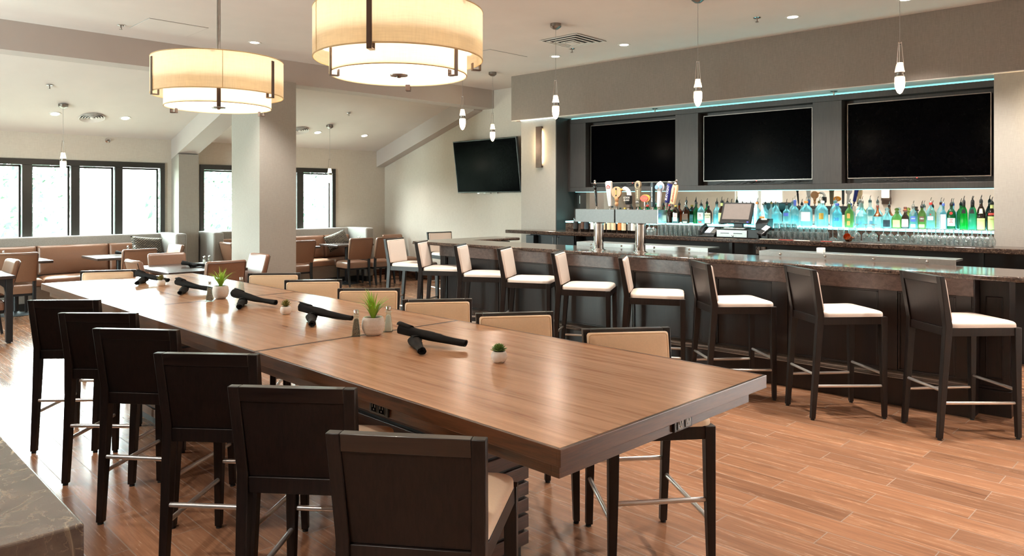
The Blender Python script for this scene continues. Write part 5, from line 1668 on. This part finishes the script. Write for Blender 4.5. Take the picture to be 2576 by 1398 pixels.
# ------------------------------------------------------------------ drum pendants
def drum(x, y, label, ph):
    t = thing('drum_pendant', label, 'lamp', (x, y, 2.20), R(ph), 'drum pendants over the long table')
    sh = MB()
    sh.lathe([(.405, .075), (.405, .305), (.401, .305), (.401, .075), (.405, .075)], 64, cap=False)
    o = sh.build('outer_shade', M['shade'], t, ang=60)
    for z in (.075, .305):
        MB().tube([(.4035 * cos(2 * pi * q / 64), .4035 * sin(2 * pi * q / 64), z) for q in range(65)], .0035, 6).build('rim_wire', M['lab_cream'], o)
    MB().tube([(.407 * cos(R(-112)), .407 * sin(R(-112)), .077), (.407 * cos(R(-112)), .407 * sin(R(-112)), .303)], .002, 5).build('seam', M['lab_cream'], o)
    si = MB()
    si.lathe([(.328, 0), (.328, .15), (.324, .15), (.324, 0), (.328, 0)], 64, cap=False)
    i = si.build('inner_shade', M['shade'], t, ang=60)
    MB().tube([(.3265 * cos(2 * pi * q / 64), .3265 * sin(2 * pi * q / 64), 0) for q in range(65)], .003, 6).build('rim_wire', M['lab_cream'], i)
    MB().lathe([(0, .004), (.322, .004), (.322, .012), (0, .012)], 64).build('diffuser', M['diffuser'], t)
    MB().lathe([(0, -.008), (.008, -.012), (.012, -.004), (.042, -.003), (.044, .003), (0, .003)], 28).build('finial', M['nickel'], t)
    for k in range(3):
        a = R(-64 + 120 * k)
        b = MB()
        b.box((.412, 0, .165), (.006, .024, .235)).box((.392, 0, .05), (.046, .024, .006)).box((.372, 0, .067), (.006, .024, .035))
        bmesh.ops.transform(b.bm, matrix=Matrix.Rotation(a, 4, 'Z'), verts=b.bm.verts)
        b.build('outer_strap', M['bronze'], t, False, .001)
        a = R(-115 + 120 * k)
        b = MB()
        b.box((.334, 0, .06), (.006, .024, .175)).box((.316, 0, -.026), (.042, .024, .006)).box((.298, 0, -.012), (.006, .024, .03))
        bmesh.ops.transform(b.bm, matrix=Matrix.Rotation(a, 4, 'Z'), verts=b.bm.verts)
        b.build('inner_strap', M['bronze'], t, False, .001)
    MB().tube([(0, 0, .26), (0, 0, ZC - 2.20)], .0125, 12).build('rod', M['steel'], t)
    sp = MB()
    for k in range(3):
        a = 2 * pi * k / 3
        sp.tube([(0, 0, .27), (.40 * cos(a), .40 * sin(a), .29)], .005, 6)
    sp.build('spider', M['steel'], t)
    MB().lathe([(.065, ZC - 2.20), (.065, ZC - 2.225), (.02, ZC - 2.235), (0, ZC - 2.235)], 24).build('canopy', M['steel'], t)
    for k in range(3):
        a = 2 * pi * k / 3 + .4
        MB().lathe([(0, .165), (.02, .17), (.03, .195), (.022, .225), (.012, .245), (0, .25)], 12, (.15 * cos(a), .15 * sin(a), 0)).build('lamp_bulb', M['bulb'], t)
        l = bpy.data.lights.new('lamp_light', 'POINT')
        l.energy = DRUM_W; l.color = (1.0, .94, .84); l.shadow_soft_size = .07
        lo = bpy.data.objects.new('lamp_light', l); COL.objects.link(lo)
        lo.parent = t; lo.location = (.15 * cos(a), .15 * sin(a), .135)
    return t
DRUM_W = 34
drum(2.12, 2.90, 'cream drum pendant nearest the viewer, cut off by the top of the photo', -80)
drum(2.03, 4.75, 'cream drum pendant hanging on a rod before the column', 2)

# ------------------------------------------------------------------ glass drop pendants
def make_drop(label, bulb_w):
    t = thing('glass_pendant', label, 'lamp')
    return t
def drop(x, y, zb, zc, label, lit=True, w=5, tilt=0.0):
    """zb bottom of the glass drop, zc ceiling height at the canopy"""
    t = thing('glass_pendant', label, 'lamp', (x, y, zb), 0, 'small glass drop pendants')
    MB().lathe([(0, 0), (.018, .012), (.036, .05), (.041, .09), (.040, .14), (.036, .148)], 20).build('glass_drop', M['bulb'] if lit else M['glass'], t)
    MB().lathe([(.037, .146), (.043, .15), (.043, .158), (.036, .162), (.036, .182), (.040, .186)], 20).build('ring', M['glass'] if not lit else M['steel'], t)
    MB().lathe([(.038, .188), (.038, .196), (.024, .268), (0, .268)], 16).build('glass_cone', M['bulb'] if lit else M['glass'], t)
    for k in range(3):
        a = 2 * pi * k / 3 + .5
        MB().tube([(.036 * cos(a), .036 * sin(a), .19), (.013 * cos(a), .013 * sin(a), .445)], .0028, 6).build('rod', M['chrome'], t)
    MB().lathe([(0, .43), (.016, .43), (.016, .437), (0, .437)], 12).build('cap', M['chrome'], t)
    MB().tube([(0, 0, .437), (0, 0, zc - zb - .05)], .0022, 6).build('cord', M['cord'], t)
    MB().lathe([(0, zc - zb - .062), (.03, zc - zb - .06), (.062, zc - zb - .035), (.062, zc - zb), (0, zc - zb)], 20).build('canopy', M['nickel'], t)
    l = bpy.data.lights.new('pendant_light', 'POINT')
    l.energy = w; l.color = (1.0, .84, .64); l.shadow_soft_size = .04
    lo = bpy.data.objects.new('pendant_light', l); COL.objects.link(lo)
    lo.parent = t; lo.location = (0, 0, -.05)
    return t
drop(6.29, 7.22, 2.505, ZC, 'lit glass pendant above the far end of the bar, left of another before the television')
drop(7.85, 8.30, 2.505, ZC, 'lit glass pendant hanging in front of the wall television')
drop(6.19, 5.51, 2.505, ZC, 'lit glass pendant hanging before the sconce')
drop(6.34, 3.79, 2.505, ZC, 'lit glass pendant between the far and middle bar televisions')
drop(6.80, 2.11, 2.505, ZC, 'lit glass pendant before the near bar television')
drop(2.86, 11.93, 2.0, zs_(11.93), 'glass pendant hanging before the long window', True, 3)
drop(7.15, 11.91, 1.905, zs_(11.91), 'glass pendant hanging before the window right of the column', True, 4)

# ------------------------------------------------------------------ ceiling fittings
def downlight(x, y, z, label, w, slope=False, col=(1, .94, .86), ang=100):
    t = thing('downlight', label, 'light', (x, y, z), 0, 'recessed ceiling downlights')
    if slope: t.rotation_euler = (-math.atan(SL), 0, 0)
    MB().lathe([(.055, -.001), (.078, -.004), (.082, 0), (.082, .004), (.055, .004)], 24).build('trim_ring', M['ventpaint'], t)
    MB().lathe([(0, -.002), (.056, -.002), (.056, .003), (0, .003)], 20).build('lens', M['down'], t)
    l = bpy.data.lights.new('downlight_light', 'SPOT')
    l.energy = w; l.color = col; l.spot_size = R(ang); l.spot_blend = .6; l.shadow_soft_size = .05
    lo = bpy.data.objects.new('downlight_light', l); COL.objects.link(lo)
    lo.parent = t; lo.location = (0, 0, -.02)
DLW = 190
for x, y, lb in ((4.24, 8.85, 'round downlight in the flat ceiling left of the nearest drum pendant'), (7.65, 5.64, 'downlight in the flat ceiling above the soffit\'s middle'),
                 (7.60, 6.77, 'downlight in the flat ceiling behind the pendant by the sconce'), (7.78, 3.49, 'downlight in the flat ceiling right of the second bar pendant'),
                 (7.88, 2.39, 'downlight at the top edge of the photo above the near bar television')):
    downlight(x, y, ZC, lb, DLW)
for x, y, lb in ((2.84, 12.28, 'downlight in the sloped ceiling left of the round vent'), (3.78, 12.25, 'downlight in the sloped ceiling right of the round vent'),
                 (7.11, 12.27, 'downlight in the sloped ceiling beside the second round vent'), (8.13, 12.26, 'downlight in the sloped ceiling near the television wall')):
    downlight(x, y, zs_(y) - .003, lb, DLW * .35, True)
# spots over the bright stool seats; the other unseen spots are added fill light
for x, y in ((5.35, 6.6), (5.35, 4.9), (5.35, 3.2), (5.5, 1.5), (4.0, -.6), (-.8, 1.5), (-.6, 6.5), (6.6, .2), (7.7, 1.1), (-1.5, 4.6), (-1.5, 7.0), (-1.5, 2.2)):
    l = bpy.data.lights.new('bar_and_fill_spot', 'SPOT')
    l.energy = DLW; l.color = (1, .94, .87); l.spot_size = R(110); l.spot_blend = .7; l.shadow_soft_size = .06
    lo = bpy.data.objects.new('bar_and_fill_spot', l); COL.objects.link(lo)
    lo.location = (x, y, ZC - .03)

def sprinkler(x, y, z, label, rot=(0, 0, 0)):
    t = thing('sprinkler', label, 'sprinkler', (x, y, z), 0, 'fire sprinklers')
    t.rotation_euler = rot
    MB().lathe([(0, 0), (.04, 0), (.042, -.006), (.03, -.012), (0, -.014)], 18).build('escutcheon', M['chrome'], t)
    m = MB().lathe([(0, -.01), (.009, -.01), (.009, -.04), (.004, -.05), (0, -.05)], 10)
    m.lathe([(0, -.048), (.018, -.048), (.018, -.051), (0, -.051)], 14)
    m.build('head', M['nickel'], t)
sprinkler(2.74, 9.03, ZC, 'fire sprinkler in the flat ceiling near the hatch at upper left')
sprinkler(7.35, 6.26, ZC, 'fire sprinkler below the square ceiling vent')
sprinkler(7.52, 3.77, ZC, 'fire sprinkler between two downlights above the bar')
sprinkler(2.56, 11.35, zs_(11.35), 'fire sprinkler in the sloped ceiling above the leftmost pendant')
sprinkler(7.18, 11.32, zs_(11.32), 'fire sprinkler in the sloped ceiling right of the column')
sprinkler(BW(3.05, 8.80)[0], BW(3.05, 8.80)[1], 2.862, 'fire sprinkler under the soffit above the middle of the bar televisions')
sprinkler(BW(5.45, 8.80)[0], BW(5.45, 8.80)[1], 2.862, 'fire sprinkler under the soffit above the far bar television')
sprinkler(3.76, YW, 2.56, 'sidewall fire sprinkler above the long window', (R(-90), 0, 0))

def round_vent(x, y, label):
    t = thing('round_vent', label, 'vent', (x, y, zs_(y) - .002), 0, 'round ceiling vents')
    t.rotation_euler = (-math.atan(SL), 0, 0)
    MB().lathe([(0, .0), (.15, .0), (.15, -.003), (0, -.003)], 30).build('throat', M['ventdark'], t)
    for r0 in (.045, .08, .115, .15):
        MB().lathe([(r0, -.006), (r0 + .022, -.024), (r0 + .026, -.02), (r0 + .004, -.002)], 30, cap=False).build('ring', M['ventpaint'], t)
    MB().lathe([(0, -.03), (.022, -.028), (.03, -.012), (0, -.01)], 20).build('core', M['ventpaint'], t)
round_vent(3.33, 12.30, 'round ceiling vent between the two downlights over the left window seat')
round_vent(6.71, 12.22, 'round ceiling vent half hidden by the column')
t = thing('square_vent', 'square ceiling vent behind the pendant by the sconce', 'vent', (6.99, 5.94, ZC), R(2))
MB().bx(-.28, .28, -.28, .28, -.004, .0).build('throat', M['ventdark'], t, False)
for k, s in enumerate((.30, .235, .17, .105)):
    f = MB(); e = .028
    for (x0, x1, y0, y1) in ((-s, s, s - e, s), (-s, s, -s, -s + e), (-s, -s + e, -s + e, s - e), (s - e, s, -s + e, s - e)):
        f.bx(x0, x1, y0, y1, -.012 - .006 * k, -.008 - .006 * k)
    f.build('louver', M['ventpaint'], t, False)
MB().bx(-.06, .06, -.06, .06, -.036, -.03).build('core', M['ventpaint'], t, False)
def hatch(x0, x1, y0, y1, label):
    t = thing('ceiling_hatch', label, 'hatch', ((x0 + x1) / 2, (y0 + y1) / 2, ZC), 0, 'access hatches in the ceiling')
    w, d = (x1 - x0) / 2, (y1 - y0) / 2
    MB().bx(-w, w, -d, d, -.003, .0).build('seam', M['cord'], t, False)
    MB().bx(-w + .006, w - .006, -d + .006, d - .006, -.005, .0).build('panel', M['paint'], t, False)
hatch(2.85, 3.50, 8.46, 9.10, 'square access hatch in the ceiling at upper left')
hatch(6.62, 7.33, 7.05, 7.70, 'square access hatch in the ceiling right of the nearest drum pendant')
